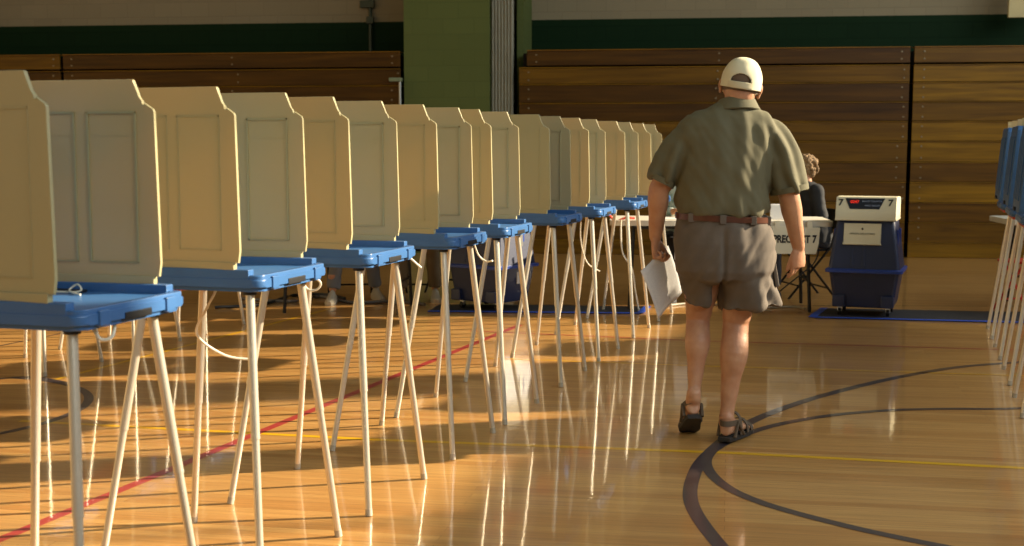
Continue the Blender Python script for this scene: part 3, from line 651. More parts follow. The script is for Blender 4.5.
# ------------------------------------------------------------------ people
skin = mat('tan skin', (194, 146, 112), 0.5, c2=(178, 124, 90), scale=14, sss=0.06, bump=0.12, bscale=90)  # tan skin tone with random darker blotches
def hand(mb, W, d, n, s, curl=(18, 28, 22), spread=0.1, k=1.0, thumb=(0.62, 0.6, 0.35), fold=None):
    """W wrist, d towards the fingers, n where the palm faces, s the thumb side"""
    d = d.normalized(); s = (s - d * s.dot(d)).normalized(); n = (n - d * n.dot(d) - s * n.dot(s)).normalized()
    rows = []
    for a, hw, th in ((-0.012, 0.027, 0.021), (0.015, 0.031, 0.019), (0.045, 0.040, 0.018), (0.075, 0.042, 0.016), (0.096, 0.038, 0.012)):
        rows.append([W + d * a * k + s * math.cos(q) * hw * k + n * math.sin(q) * th * k for q in [2 * PI * i / 16 for i in range(16)]])
    mb.rings(rows)
    for i, (off, ln) in enumerate(((0.030, 0.073), (0.0105, 0.081), (-0.009, 0.075), (-0.028, 0.058))):
        p = W + (d * (0.088 - 0.004 * abs(i - 1)) + s * off) * k; ang = 0; pts = [p - d * 0.02 * k, p]; sp = spread * (1.5 - i) * 0.4
        cl = fold[i] if fold else curl
        for q, fr in zip(cl, (0.45, 0.30, 0.25)):
            ang += math.radians(q * (1 + 0.12 * i)); dd = (d + s * sp).normalized() * math.cos(ang) + n * math.sin(ang)
            p = p + dd * ln * fr * k; pts.append(p)
        mb.tube(pts, [0.0092 * k, 0.0095 * k, 0.0088 * k, 0.0082 * k, 0.0070 * k], 10, ref=s, round_ends=True, sub=2)
    p = W + (d * 0.022 + s * 0.022) * k; dd = (d * thumb[0] + s * thumb[1] + n * thumb[2]).normalized(); d2 = (dd + d * 0.5 + n * 0.15).normalized()
    mb.tube([p, p + dd * 0.036 * k, p + dd * 0.036 * k + d2 * 0.030 * k, p + dd * 0.036 * k + d2 * 0.056 * k], [0.015 * k, 0.0125 * k, 0.0105 * k, 0.0085 * k], 10, ref=n, round_ends=True, sub=2)
def head_shape(mb, c, yaw=0.0, k=1.0, tiltx=0.0, roll=0.0):
    M3 = Matrix.Rotation(yaw, 3, 'Z') @ Matrix.Rotation(roll, 3, 'Y') @ Matrix.Rotation(tiltx, 3, 'X'); c = Vector(c)
    def B(o, r): mb.ball(c + M3 @ (Vector(o) * k), tuple(v * k for v in r), 20, M3)
    B((0, -0.012, 0.028), (0.077, 0.094, 0.092)); B((0, 0.018, -0.035), (0.062, 0.072, 0.072)); B((0, 0.052, -0.078), (0.034, 0.034, 0.030))   # cranium, face, chin
    B((0, -0.045, -0.03), (0.064, 0.055, 0.07)); B((0, 0.062, 0.022), (0.052, 0.026, 0.018))           # nape, brow
    mb.tube([c + M3 @ (Vector(p) * k) for p in ((0, 0.082, 0.012), (0, 0.096, -0.010), (0, 0.106, -0.028), (0, 0.094, -0.038))], [0.008 * k, 0.010 * k, 0.014 * k, 0.010 * k], 10, round_ends=True, ref=Vector((1, 0, 0)))
    B((0, 0.084, -0.058), (0.023, 0.010, 0.005)); B((0, 0.082, -0.066), (0.020, 0.010, 0.005))
    for s in (-1, 1):
        B((s * 0.048, 0.05, -0.02), (0.022, 0.026, 0.024))
        B((s * 0.082, -0.006, -0.012), (0.009, 0.018, 0.031)); B((s * 0.089, -0.014, 0.000), (0.006, 0.014, 0.022))
    return M3
def add_eyes(t, c, M3, k=1.0):
    c = Vector(c)
    for s in (-1, 1):
        mb = MB(); mb.ball(c + M3 @ (Vector((s * 0.031, 0.078, 0.002)) * k), 0.0115 * k, 12); mb.mi = 1; mb.ball(c + M3 @ (Vector((s * 0.031, 0.0875, 0.002)) * k), (0.0048 * k, 0.003 * k, 0.0048 * k), 10)
        mb.build('eye', [mat('eye white', (220, 212, 204), 0.3), mat('eye iris', (60, 48, 36), 0.2)], t)

def v3(px, py, dy=0.0):
    """a point of the walking man relative to his own base"""
    p = aty(px, py, MY + dy); return p - MAN0
MY = 6.0
MAN0 = Vector((aty(716, 441, MY).x, MY, 0))
man = thing('person', 'heavyset man in cream cap, olive polo and grey shorts walking away', 'person', MAN0)
# joints
HC = v3(740.5, 87)
SL, SR = v3(686, 139), v3(773, 140)
EL, ER = v3(659, 190, 0.02), v3(789, 196, -0.03)
WL, WR = v3(655.5, 237, 0.10), v3(798.5, 247, 0.06)
HL, HR = v3(706, 250), v3(744, 250)
KL, KR = v3(698, 318, 0.10), v3(736, 322, 0.03)
AL, AR = v3(694, 399, -0.01), v3(726, 423, -0.03)
mb = MB()
M3 = head_shape(mb, HC, -0.14, 1.06, -0.05, 0.16)
cx = v3(723, 200).x
mb.tube([HC + Vector((0, -0.015, -0.03)), HC + Vector((-0.012, -0.02, -0.10)), HC + Vector((-0.03, -0.02, -0.17))], [(0.064, 0.066), (0.066, 0.070), (0.085, 0.08)], 24, sub=3)
mb.loft([(cx, 0, 0.86, 0.13, 0.10), (cx, 0, 0.95, 0.185, 0.135), (cx, 0.01, 1.05, 0.185, 0.145), (cx, 0.02, 1.18, 0.19, 0.15), (cx, 0.01, 1.32, 0.205, 0.14), (cx + 0.02, 0, 1.42, 0.18, 0.105), (cx + 0.04, -0.01, 1.49, 0.10, 0.07), (cx + 0.05, -0.015, 1.55, 0.07, 0.06)])
for Sh, El, Wr in ((SL, EL, WL), (SR, ER, WR)):
    up = Sh.lerp(El, 0.5)
    mb.tube([Sh + Vector((0, 0, 0.0)), Sh.lerp(El, 0.35), Sh.lerp(El, 0.8), El, El.lerp(Wr, 0.25), El.lerp(Wr, 0.6), Wr], [0.055, 0.056, 0.052, 0.048, 0.049, 0.039, (0.030, 0.026)], 20, sub=4, round_ends=True)
for Hp, Kn, An, s in ((HL, KL, AL, -1), (HR, KR, AR, 1)):
    mid = Kn.lerp(An, 0.30) + Vector((0, -0.025, 0))
    r = 0.93 if s < 0 else 1.03
    mb.tube([Hp, Hp.lerp(Kn, 0.5), Kn.lerp(Hp, 0.1), Kn, Kn.lerp(An, 0.12) + Vector((0, -0.008, 0)), mid, Kn.lerp(An, 0.6) + Vector((0, -0.01, 0)), Kn.lerp(An, 0.85), An], [0.10, 0.085, 0.066 * r, 0.060 * r, 0.060 * r, (0.064 * r, 0.066 * r), 0.043 * r, 0.032 * r, (0.033 * r, 0.039)], 24, sub=4, round_ends=True)
def foot_pts(mb, heel, toe, up, wid=0.046, kk=1.0):
    """a bare foot from heel to toe, sole normal = up"""
    f = (toe - heel).normalized(); sd = f.cross(up).normalized(); up = sd.cross(f).normalized(); L = (toe - heel).length
    rows = []
    for a, w_, h, c in ((0.0, 0.018, 0.020, 0.028), (0.04, 0.030, 0.034, 0.038), (0.22, 0.034, 0.044, 0.048), (0.42, 0.036, 0.034, 0.038), (0.62, 0.043, 0.024, 0.026), (0.78, 0.045, 0.017, 0.020), (0.86, 0.040, 0.013, 0.016)):
        rows.append([heel + f * L * a + up * c * kk + sd * math.cos(q) * w_ * kk + up * math.sin(q) * h * kk for q in [2 * PI * i / 16 for i in range(16)]])
    mb.rings(rows)
    for i in range(5):
        o = -0.034 + 0.017 * i; ln = (0.86, 0.90, 0.94, 0.97, 1.0)[i]; r = (0.007, 0.0075, 0.008, 0.0085, 0.012)[i]
        mb.tube([heel + f * L * 0.78 + sd * o + up * 0.016, heel + f * L * ln + sd * o * 1.05 + up * 0.012], [r, r * 0.9], 8, round_ends=True, ref=up)
    return f, sd, up, L
# right foot flat, turned out; left foot up on its toes
fR = Vector((math.sin(0.55), math.cos(0.55), 0)); heelR = Vector((AR.x - 0.012, AR.y - 0.045, 0.030)) - fR * 0.0; toeR = heelR + fR * 0.25
fL = Vector((-0.12, 0.62, -0.62)).normalized(); heelL = AL + Vector((-0.005, -0.035, -0.070)); fL = Vector((0.02, 0.80, -0.60)).normalized(); toeL = heelL + fL * 0.245
toeL.z = 0.032; fL = (toeL - heelL).normalized(); upL = Vector((0, fL.z * -1, fL.y)); upL = (Vector((0, 0.45, 0.9)) - fL * Vector((0, 0.45, 0.9)).dot(fL)).normalized()
FR = foot_pts(mb, heelR, toeR, Vector((0, 0, 1))); FL = foot_pts(mb, heelL, toeL, upL)
mb.tube([AR + Vector((0, 0, 0.03)), heelR + fR * 0.05 + Vector((0, 0, 0.045))], [(0.035, 0.040), 0.036], 16, round_ends=True)
mb.tube([AL + Vector((0, 0, 0.03)), heelL + FL[0] * 0.05 + FL[2] * 0.045], [(0.034, 0.040), 0.036], 16, round_ends=True)
# hands
hand(mb, WR, Vector((0.02, 0.05, -1)), Vector((-0.55, 0.8, 0)), Vector((-0.8, -0.45, 0)), spread=0.04, fold=((16, 22, 18), (24, 30, 24), (34, 38, 26), (42, 42, 30)), k=1.02, thumb=(0.85, 0.25, 0.30))
hand(mb, WL, Vector((0.06, 0.22, -1)), Vector((0.70, 0.45, 0.1)), Vector((0.35, 0.9, 0.1)), fold=((38, 55, 40), (42, 58, 42), (46, 60, 44), (50, 62, 46)), k=1.04, thumb=(0.8, 0.2, 0.55))
body = mb.build('body', skin, man); bake(body, [('REMESH', dict(mode='VOXEL', voxel_size=0.0042)), ('SMOOTH', dict(factor=0.5, iterations=4))])
add_eyes(man, HC, M3, 1.06)
# polo shirt
olive = mat('olive pique cotton', (98, 92, 66), 0.85, var=0.05, scale=20, bump=0.12, bscale=420)
mb = MB()
zz = lambda y: v3(713, y).z
def row(y, xl, xr, ry, cy=0.0, pw=2.3):
    a, b = v3(xl, y).x, v3(xr, y).x; return ((a + b) / 2, cy, zz(y), (b - a) / 2, ry, pw)
mb.loft([row(216, 683, 765, 0.158, 0.01), row(214, 677.5, 769.5, 0.172, 0.01), row(206, 675.5, 771, 0.178, 0.012), row(190, 676.5, 770, 0.178, 0.015), row(170, 677, 771, 0.172, 0.01), row(150, 676, 773, 0.162, 0.005), row(136, 674, 778, 0.148, 0.0), row(126, 677, 778, 0.132, -0.005), row(118, 684, 773, 0.112, -0.01), row(111.5, 698, 764, 0.09, -0.018), row(107, 711, 757, 0.078, -0.02), row(103, 718, 753, 0.070, -0.02)], 48)
hL0, hL1 = v3(660.5, 181.5, 0.02), v3(789.5, 190.5, -0.02)
SLs, SRs = v3(700, 125.5), v3(760, 126)
mb.tube([SLs, v3(685, 142), v3(671.5, 162, 0.01), hL0 + Vector((0.01, 0, 0.02)), hL0], [(0.074, 0.080), (0.082, 0.088), (0.074, 0.086), (0.068, 0.082), (0.064, 0.080)], 28, sub=4)
mb.tube([SRs, v3(772.5, 142), v3(781.5, 162, -0.01), hL1 + Vector((-0.005, 0, 0.025)), hL1], [(0.074, 0.080), (0.085, 0.090), (0.083, 0.090), (0.084, 0.086), (0.085, 0.084)], 28, sub=4)
def folds(p, n):
    q = 0.0
    q += 0.010 * (noise.noise(Vector((p.x * 16, p.y * 5, p.z * 4.2 + 3))))
    q += 0.0045 * (noise.noise(Vector(((p.x + p.z * 0.5) * 30, p.y * 8, p.z * 9))))
    arm = max(0, min(1, (abs(p.x - cx) - 0.15) / 0.08)); sg_ = 1 if p.x > cx else -1
    q += arm * 0.009 * math.sin((p.x * 1.0 * sg_ * 0.9 + p.z * 0.32) * 95 + 3 * noise.noise(p * 6))
    low = max(0, min(1, (1.17 - p.z) / 0.10)); q += low * 0.006 * math.sin(p.x * 48 + 2 * noise.noise(p * 7))
    return n * q
shirt = mb.build('polo_shirt', olive, man); bake(shirt, [('REMESH', dict(mode='VOXEL', voxel_size=0.0065)), ('SMOOTH', dict(factor=0.5, iterations=6))], folds)
# collar: a folded band around the neck
mb = MB(); R = []
ncx = v3(735.5, 104).x
for k in range(40):
    a = 2 * PI * k / 40; c_, s_ = math.cos(a), math.sin(a); dz = -0.010 * s_ + 0.0
    prof = [(0.070, 1.588), (0.078, 1.596), (0.085, 1.588), (0.102, 1.555), (0.110, 1.543), (0.107, 1.538), (0.085, 1.562), (0.068, 1.566)]
    R.append([Vector((ncx + c_ * r * 1.02, -0.02 + s_ * r * 0.92, z + dz + (0.006 if s_ < 0 else -0.01) * abs(s_) - 0.011 + 0.010 * c_ * 0.3)) for r, z in prof])
mb.rings(R, False, True); col_ = mb.build('collar', olive, shirt)
# sleeve hems
for hc, rr_, pr_ in ((hL0, (0.0645, 0.0805), hL0 + Vector((0.01, 0, 0.02))), (hL1, (0.0855, 0.0845), hL1 + Vector((-0.005, 0, 0.025)))):
    mb = MB(); d = (hc - pr_).normalized(); R = []
    sx = d.cross(Vector((0, 1, 0))).normalized(); sy = sx.cross(d)
    for k in range(32):
        a = 2 * PI * k / 32; o_ = sx * math.cos(a) * rr_[0] + sy * math.sin(a) * rr_[1]; u_ = o_.normalized()
        R.append([hc + o_ + d * 0.006 + u_ * 0.003, hc + o_ - d * 0.020 + u_ * 0.004, hc + o_ - d * 0.020 - u_ * 0.004, hc + o_ + d * 0.006 - u_ * 0.006])
    mb.rings(R, False, True); mb.build('sleeve_hem', olive, shirt)
# shorts
greyc = mat('grey brown cotton', (100, 89, 77), 0.9, var=0.08, scale=16, bump=0.15, bscale=380)
mb = MB()
mb.loft([row(214, 679, 767, 0.158, 0.01), row(219, 677.5, 769, 0.163, 0.01), row(228, 676, 771, 0.170, 0.005), row(242, 674.5, 774, 0.176, 0.0), row(256, 675, 776, 0.178, 0.0), row(270, 677, 776, 0.170, 0.0), row(278, 682, 772, 0.15, 0.0), row(283, 700, 760, 0.10, 0.0)], 48)
rt = [v3(741, 250), v3(745, 275), v3(749, 292), v3(750.5, 306.5)]
mb.tube(rt, [(0.135, 0.150), (0.133, 0.145), (0.138, 0.138), (0.1435, 0.135)], 36, sub=3)
lt = [v3(703, 250), v3(699, 270, 0.02), v3(696.5, 288, 0.04), v3(696, 301, 0.055)]
mb.tube(lt, [(0.125, 0.150), (0.096, 0.130), (0.072, 0.112), (0.064, 0.105)], 36, sub=3)
def folds2(p, n):
    q = 0.012 * noise.noise(Vector((p.x * 13, p.y * 6, p.z * 5))) + 0.008 * noise.noise(Vector(((p.x - p.z * 0.6) * 28, p.y * 10, p.z * 10 + 4)))
    low = max(0, min(1, (0.80 - p.z) / 0.15)); q += low * 0.010 * math.sin((p.x + 0.4 * p.z + 0.6 * p.y) * 42 + 3 * noise.noise(p * 5))
    if p.y < 0:
        xs = v3(718.5, 250).x; q -= 0.014 * math.exp(-((p.x - xs) / 0.012) ** 2) * max(0, min(1, (1.02 - p.z) / 0.1))
    xr = v3(770, 290).x; q -= 0.006 * math.exp(-((p.x - xr + (0.80 - p.z) * 0.16) / 0.008) ** 2)
    return n * q
shorts = mb.build('shorts', greyc, man); bake(shorts, [('REMESH', dict(mode='VOXEL', voxel_size=0.0065)), ('SMOOTH', dict(factor=0.5, iterations=4))], folds2)
# cargo pocket flap at the right hip
mb = MB(); a = v3(771, 268); mb.box(a.x - 0.003, a.x + 0.016, -0.06, 0.07, a.z - 0.085, a.z + 0.03, bev=0.006, M=Matrix.Translation(a) @ Matrix.Rotation(math.radians(-10), 4, 'Y') @ Matrix.Translation(-a)); mb.build('hip_pocket', greyc, shorts)
# belt and belt loops
beltm = mat('brown leather belt', (84, 42, 20), 0.35, var=0.1, scale=30)
def bandring(y0, y1, grow, xl=677.5, xr=769, ry=0.164, n=56):
    a = row(y0, xl, xr, ry, 0.01); b = row(y1, xl, xr, ry, 0.01); R = []
    for k in range(n):
        q = 2 * PI * k / n; c_, s_ = math.cos(q), math.sin(q); pw = 2 / 2.3
        def P(rw, g): return Vector((rw[0] + (rw[3] + g) * math.copysign(abs(c_) ** pw, c_), rw[1] + (rw[4] + g) * math.copysign(abs(s_) ** pw, s_), rw[2]))
        R.append([P(b, 0.0), P(b, grow), P(a, grow), P(a, 0.0)])
    return R
mb = MB(); R = bandring(214.6, 220.4, 0.008)
sl = 0.022
for rr_ in R:
    for v in rr_: v.z -= (v.x - cx) * 0.045
mb.rings(R, False, True); belt = mb.build('belt', beltm, man)
for px in (688, 717.5, 748, 764):
    a = v3(px, 217.5); f = (a.x - cx) / 0.212; yb = 0.01 - 0.164 * (1 - min(0.98, abs(f) ** 2.3)) ** (1 / 2.3)
    MB().box(a.x - 0.014, a.x + 0.014, yb - 0.013, yb + 0.006, a.z - 0.022 - (a.x - cx) * 0.045, a.z + 0.018 - (a.x - cx) * 0.045, bev=0.002).build('belt_loop', greyc, shorts)
# cap: a dome with a half-moon opening above the strap at the back, and a brim in front
capm = mat('cream cotton cap', (214, 204, 170), 0.85, var=0.04, scale=10, bump=0.1, bscale=300)
bm = bmesh.new(); NP, NT = 160, 60; G = []
CC = HC + M3 @ Vector((0, -0.012, 0.022))
for j in range(NT):
    el = math.radians(-16 + 106 * j / (NT - 1)); rowv = []
    for k in range(NP):
        a = 2 * PI * k / NP; x, y = math.cos(a), math.sin(a)
        sc = max(0.0, math.cos(max(el, 0))) ** 0.82 if el > 0 else 1.0
        r = Vector((0.090 * x * sc, 0.112 * y * sc, 0.108 * math.sin(el)))
        r.z -= 0.012 * max(0, -y) * (1 - max(0, math.sin(el)))
        r += Vector((1, 1, 0.6)) * 0
        r *= 1 + 0.018 * noise.noise(Vector((x * 2.2, y * 2.2, el * 2.5)))
        rowv.append(bm.verts.new(CC + M3 @ r))
    G.append(rowv)
for j in range(NT - 1):
    for k in range(NP):
        a = 2 * PI * (k + 0.5) / NP; el = -16 + 106 * (j + 0.5) / (NT - 1)
        da = (math.degrees(a) - 266 + 180) % 360 - 180
        if abs(da) < 30 and el > 0 and el < 0 + 18 * math.sqrt(max(0, 1 - (da / 30) ** 2)): continue
        f = bm.faces.new([G[j][k], G[j][(k + 1) % NP], G[j + 1][(k + 1) % NP], G[j + 1][k]]); f.smooth = True
f = bm.faces.new(G[-1]); f.smooth = True
bmesh.ops.remove_doubles(bm, verts=bm.verts, dist=0.0004)
me = bpy.data.meshes.new('cap'); bm.to_mesh(me); bm.free(); me.materials.append(capm)
cap = bpy.data.objects.new('cap', me); COL.objects.link(cap); cap.parent = man
md = cap.modifiers.new('thickness', 'SOLIDIFY'); md.thickness = 0.003; md.offset = 1
mb = MB(); pts = [(0.078 * math.cos(a) * 1.0, 0.085 + 0.095 * math.sin(a)) for a in [PI * i / 16 for i in range(17)]]
Mc = Matrix.Translation(CC) @ M3.to_4x4() @ Matrix.Rotation(math.radians(-10), 4, 'X')
mb.prism(pts + [(-0.078, 0.06), (0.078, 0.06)], -0.028, -0.023, 'z', M=Mc, bev=0.001); mb.build('brim', capm, cap)
mb = MB(); mb.ball(CC + M3 @ Vector((0, 0, 0.110)), (0.008, 0.008, 0.004), 10); mb.build('button', capm, cap)
mb = MB(); R = []
for k in range(25):
    a = math.radians(266 - 36 + 72 * k / 24); x, y = math.cos(a), math.sin(a)
    def Q(g, z): r = Vector(((0.0925 + g) * x, (0.1145 + g) * y, z - 0.012 * max(0, -y))); return CC + M3 @ r
    R.append([Q(0.0, -0.024), Q(0.003, -0.024), Q(0.003, -0.002), Q(0.0, -0.002)])
mb.rings(R); mb.build('strap', mat('tan cap strap', (204, 192, 156), 0.7), cap)
# short hair fringe under the cap, and a scalp ball that darkens its opening
hairm = mat('cropped grey hair', (112, 92, 74), 0.9, bump=0.5, bscale=500)
mb = MB(); R = []
for k in range(41):
    a = math.radians(180 + 180 * k / 40); x, y = math.cos(a), math.sin(a)
    def Q(g, z): r = Vector(((0.078 + g) * x, (0.093 + g) * y + 0.0, z)); return CC + M3 @ r
    R.append([Q(0.0, -0.050), Q(0.0035, -0.046), Q(0.006, -0.02), Q(0.0, -0.015)])
mb.rings(R); mb.ball(HC + M3 @ Vector((0, -0.016, 0.030)), (0.0835, 0.1015, 0.097), 24, M3); mb.build('hair', hairm, man)
# sandals
sanm = mat('dark sandal leather', (92, 76, 58), 0.7, bump=0.2, bscale=200); solem = mat('black rubber sole', (42, 36, 30), 0.75, bump=0.3, bscale=160)
for (f, sd, up, L), heel in ((FR, heelR), (FL, heelL)):
    M = Matrix.Identity(4)
    M.col[0][:3] = sd; M.col[1][:3] = f; M.col[2][:3] = up; M.col[3][:3] = heel
    out = [(-0.030, -0.012), (0.030, -0.012), (0.040, 0.03), (0.038, 0.11), (0.050, 0.18), (0.050, 0.225), (0.036, 0.268), (0.010, 0.283), (-0.022, 0.276), (-0.044, 0.245), (-0.052, 0.20), (-0.044, 0.13), (-0.040, 0.03)]
    mb = MB(); mb.prism(out, -0.020, 0.003, 'z', bev=0.005, M=M); sole = mb.build('sandal_sole', solem, man)
    def strap_arc(y, hw, hh, wd, lean=0.0, nm='sandal_strap'):
        mb = MB(); R = []
        for k in range(21):
            a = PI * k / 20; x = hw * math.cos(a); z = hh * math.sin(a) ** 0.8 + 0.0
            yy = y + lean * math.sin(a)
            R.append([M @ Vector((x * s_, yy + e, z * s_)) for s_, e in ((1.0, -wd / 2), (1.06, -wd / 2), (1.06, wd / 2), (1.0, wd / 2))])
        mb.rings(R); mb.build(nm, sanm, man)
    strap_arc(0.215, 0.049, 0.040, 0.028); strap_arc(0.165, 0.048, 0.060, 0.024, 0.01); strap_arc(0.095, 0.043, 0.098, 0.024, 0.01)
    # heel strap
    mb = MB(); R = []
    for k in range(21):
        a = PI + PI * k / 20; x = 0.041 * math.cos(a); y = 0.085 + 0.095 * math.sin(a)
        R.append([M @ Vector((x * s_, (y - 0.03) * s_ + 0.03, z)) for s_, z in ((1.0, 0.052), (1.08, 0.052), (1.06, 0.078), (1.0, 0.078))])
    mb.rings(R); mb.build('heel_strap', sanm, man)
    mb = MB()
    for s_ in (-1, 1): mb.tube([M @ Vector((s_ * 0.042, 0.02, 0.0)), M @ Vector((s_ * 0.044, 0.05, 0.065)), M @ Vector((s_ * 0.046, 0.12, 0.0))], 0.008, 8, ref=sd)
    mb.build('side_strap', sanm, man)
# the ballot in his left hand
def vp(px, py, dy): return aty(px, py, MY + dy)
sheet('ballot_paper', 'white printed ballot sheet held in the walking man\'s left hand', [vp(640.5, 271, 0.02), vp(657.5, 319, 0.05), vp(681.5, 293, 0.20), vp(667.5, 245.5, 0.17)], paper_print, 'paper', curl=0.010, thick=0.0008, n=14)

# ---- seated poll workers
def worker(label, loc, rz, shirt_c, pants_c, hair_c, hairstyle, shoe_c, arm='table', lean=0.05, k=1.0, skin_m=None, pattern=None, legs=0.0):
    t = thing('person', label, 'person', loc, rz, None); sk = skin_m or skin
    hipz = 0.53; C = Vector((0, 0, 0))
    Pv = Vector((0, -0.02, hipz)); Ch = Vector((0, lean, 0.86)); Nk = Vector((0, lean + 0.03, 1.04)); Hd = Vector((0, lean + 0.055, 1.17))
    mb = MB(); M3 = head_shape(mb, Hd, 0, 0.98, -0.1)
    mb.tube([Hd + Vector((0, -0.02, -0.04)), Nk], [0.052, 0.058], 18)
    J = []
    for s in (-1, 1):
        Sh = Vector((s * 0.18, lean, 0.98))
        if arm == 'table': El = Vector((s * 0.25, lean + 0.14, 0.76)); Wr = Vector((s * 0.10, lean + 0.37, 0.805))
        else: El = Vector((s * 0.24, lean - 0.02, 0.70)); Wr = Vector((s * 0.10, lean + 0.18, 0.62))
        Hp = Vector((s * 0.10, 0.0, hipz)); Kn = Vector((s * 0.13, 0.42, 0.52)); An = Vector((s * (0.12 + legs * 0.3), 0.40 + legs * s * 0.4, 0.10)); Tn = An + Vector((s * 0.03, 0.17, -0.065))
        mb.tube([Sh, Sh.lerp(El, .5), El, El.lerp(Wr, .35), Wr], [0.05, 0.045, 0.04, 0.04, 0.026], 14, sub=3, round_ends=True)
        hand(mb, Wr, (Wr - El), Vector((0, 0.1, -1)), Vector((-s, 0.2, 0)), k=0.95)
        mb.tube([An + Vector((0, 0, 0.15)), An], [0.04, 0.034], 12); J.append((Sh, El, Wr, Hp, Kn, An, Tn))
    mb.loft([(0, -0.02, 0.45, 0.14, 0.11), (0, -0.01, 0.60, 0.15, 0.115), (0, lean, 0.90, 0.16, 0.10), (0, lean, 1.02, 0.09, 0.06)], 24)
    b = mb.build('body', sk, t); bake(b, [('REMESH', dict(mode='VOXEL', voxel_size=0.0075)), ('SMOOTH', dict(factor=0.5, iterations=2))]); add_eyes(t, Hd, M3, 0.98)
    mb = MB(); mb.loft([(0, -0.02, 0.50, 0.185, 0.15), (0, -0.015, 0.60, 0.195, 0.16), (0, lean * 0.6, 0.76, 0.19, 0.15), (0, lean, 0.90, 0.20, 0.13), (0, lean, 0.99, 0.17, 0.105), (0, lean + 0.01, 1.04, 0.09, 0.075), (0, lean + 0.02, 1.06, 0.062, 0.06)], 28)
    for Sh, El, Wr, *_ in J: mb.tube([Sh, Sh.lerp(El, .5), El, El.lerp(Wr, 0.75)], [0.068, 0.062, 0.054, 0.044], 16, sub=3, round_ends=True)
    sm = pattern or mat('shirt %s' % str(shirt_c), shirt_c, 0.85, bump=0.1)
    s_ = mb.build('shirt', sm, t); bake(s_, [('REMESH', dict(mode='VOXEL', voxel_size=0.010)), ('SMOOTH', dict(factor=0.5, iterations=3))], lambda p, n: n * 0.008 * noise.noise(p * 14))
    mb = MB(); mb.loft([(0, -0.03, 0.452, 0.15, 0.13), (0, -0.02, 0.50, 0.185, 0.16), (0, -0.02, 0.60, 0.175, 0.15)], 24)
    for Sh, El, Wr, Hp, Kn, An, Tn in J: mb.tube([Hp, Hp.lerp(Kn, .5), Kn, Kn.lerp(An, .3), Kn.lerp(An, .94)], [0.088, 0.080, 0.068, 0.062, 0.060], 18, sub=3, round_ends=False)
    p_ = mb.build('trousers', mat('trousers %s' % str(pants_c), pants_c, 0.85, bump=0.1), t); bake(p_, [('REMESH', dict(mode='VOXEL', voxel_size=0.010)), ('SMOOTH', dict(factor=0.5, iterations=3))], lambda p, n: n * 0.010 * noise.noise(p * 11))
    for Sh, El, Wr, Hp, Kn, An, Tn in J:
        f = (Vector((Tn.x, Tn.y, 0)) - Vector((An.x, An.y, 0))).normalized(); sd = Vector((f.y, -f.x, 0)); base = Vector((An.x, An.y, 0)) - f * 0.05; R = []
        for a, w_, h in ((0.0, 0.026, 0.05), (0.03, 0.038, 0.088), (0.09, 0.042, 0.105), (0.15, 0.046, 0.075), (0.21, 0.050, 0.055), (0.26, 0.042, 0.042), (0.29, 0.020, 0.028)):
            R.append([base + f * a + sd * w_ * math.cos(q) + Vector((0, 0, 0.012 + h * max(0, math.sin(q)) - (0.012 if math.sin(q) < -0.1 else 0))) for q in [2 * PI * i / 16 for i in range(16)]])
        mb = MB(); mb.rings(R); mb.build('shoe', mat('shoe %s' % str(shoe_c), shoe_c, 0.7), t)
    # hair
    mb = MB(); rnd = random.Random(len(label)); hm = mat('hair %s' % str(hair_c), hair_c, 0.85, var=0.25, scale=40, bump=0.8, bscale=120)
    mb.ball(Hd + M3 @ Vector((0, -0.022, 0.035)), (0.088, 0.098, 0.094), 20, M3); mb.ball(Hd + M3 @ Vector((0, -0.055, -0.02)), (0.078, 0.06, 0.078), 18, M3)
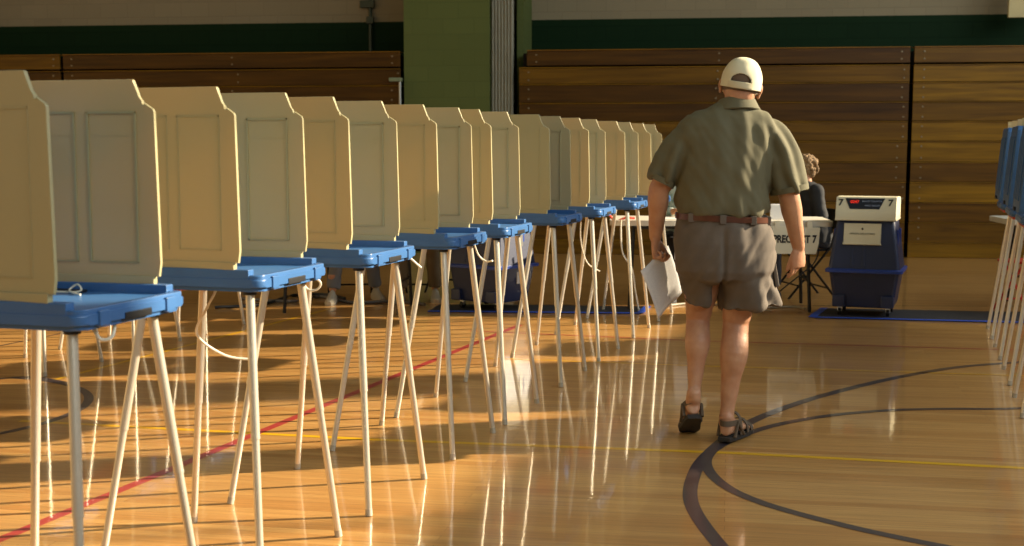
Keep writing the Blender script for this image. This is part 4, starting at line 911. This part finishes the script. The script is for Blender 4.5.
    if hairstyle == 'curly':
        for i in range(130):
            a = rnd.uniform(0, 2 * PI); e = rnd.uniform(-0.7, 1.4); q = Vector((math.cos(a) * math.cos(e) * 0.095, math.sin(a) * math.cos(e) * 0.103 - 0.03, math.sin(e) * 0.10 + 0.02))
            if q.y > 0.045 and q.z < 0.07: continue
            mb.ball(Hd + M3 @ q, rnd.uniform(0.014, 0.026), 8)
    h_ = mb.build('hair', hm, t)
    bake(h_, [('REMESH', dict(mode='VOXEL', voxel_size=0.006))], lambda p, n: n * 0.005 * noise.noise(p * 70))
    return t
def floral():
    m = mat('teal patterned blouse', (84, 112, 104), 0.85, c2=(176, 178, 162), scale=26); return m
YW = 11.95
w1 = aty(804, 180, YW); worker('seated poll worker with curly grey brown hair and black top, right of the man', (w1.x + 0.08, YW - 0.05, 0), math.radians(100), (20, 20, 22), (40, 40, 46), (132, 104, 70), 'curly', (30, 30, 32), arm='lap')
w2 = aty(681, 180, YW); worker('seated poll worker in teal patterned blouse behind the man\'s left arm', (w2.x, YW - 0.02, 0), math.radians(180), (90, 110, 104), (24, 24, 28), (120, 100, 78), 'smooth', (30, 30, 32), pattern=floral())
w3 = aty(352, 290, YW); worker('seated person in blue grey trousers and pale sneakers behind third booth', (w3.x, YW, 0), math.radians(190), (140, 130, 110), (112, 112, 112), (90, 80, 66), 'smooth', (176, 166, 146), legs=0.25)
w4 = aty(424, 290, YW); worker('seated person in khaki brown trousers and pale sneakers behind fourth booth', (w4.x, YW, 0), math.radians(176), (110, 60, 50), (112, 94, 66), (70, 56, 44), 'smooth', (176, 166, 146), legs=0.1)
for wv, lb, rz in ((w1, 'dark folding chair of the poll worker in black', 100), (w2, 'dark folding chair of the poll worker in teal', 180), (w3, 'dark folding chair behind the third booth', 190), (w4, 'dark folding chair behind the fourth booth', 176)):
    folding_chair(lb, (wv.x, YW - 0.02, 0), math.radians(rz))
folding_chair('empty dark folding chair left of the left ballot box', (aty(455, 290, 12.35).x, 12.35, 0), math.radians(160))
folding_chair('red chair beside the white table at the right edge', (aty(1031, 290, 10.6).x, 10.6, 0), math.radians(20), mat('orange red chair', (196, 48, 26), 0.5), None)
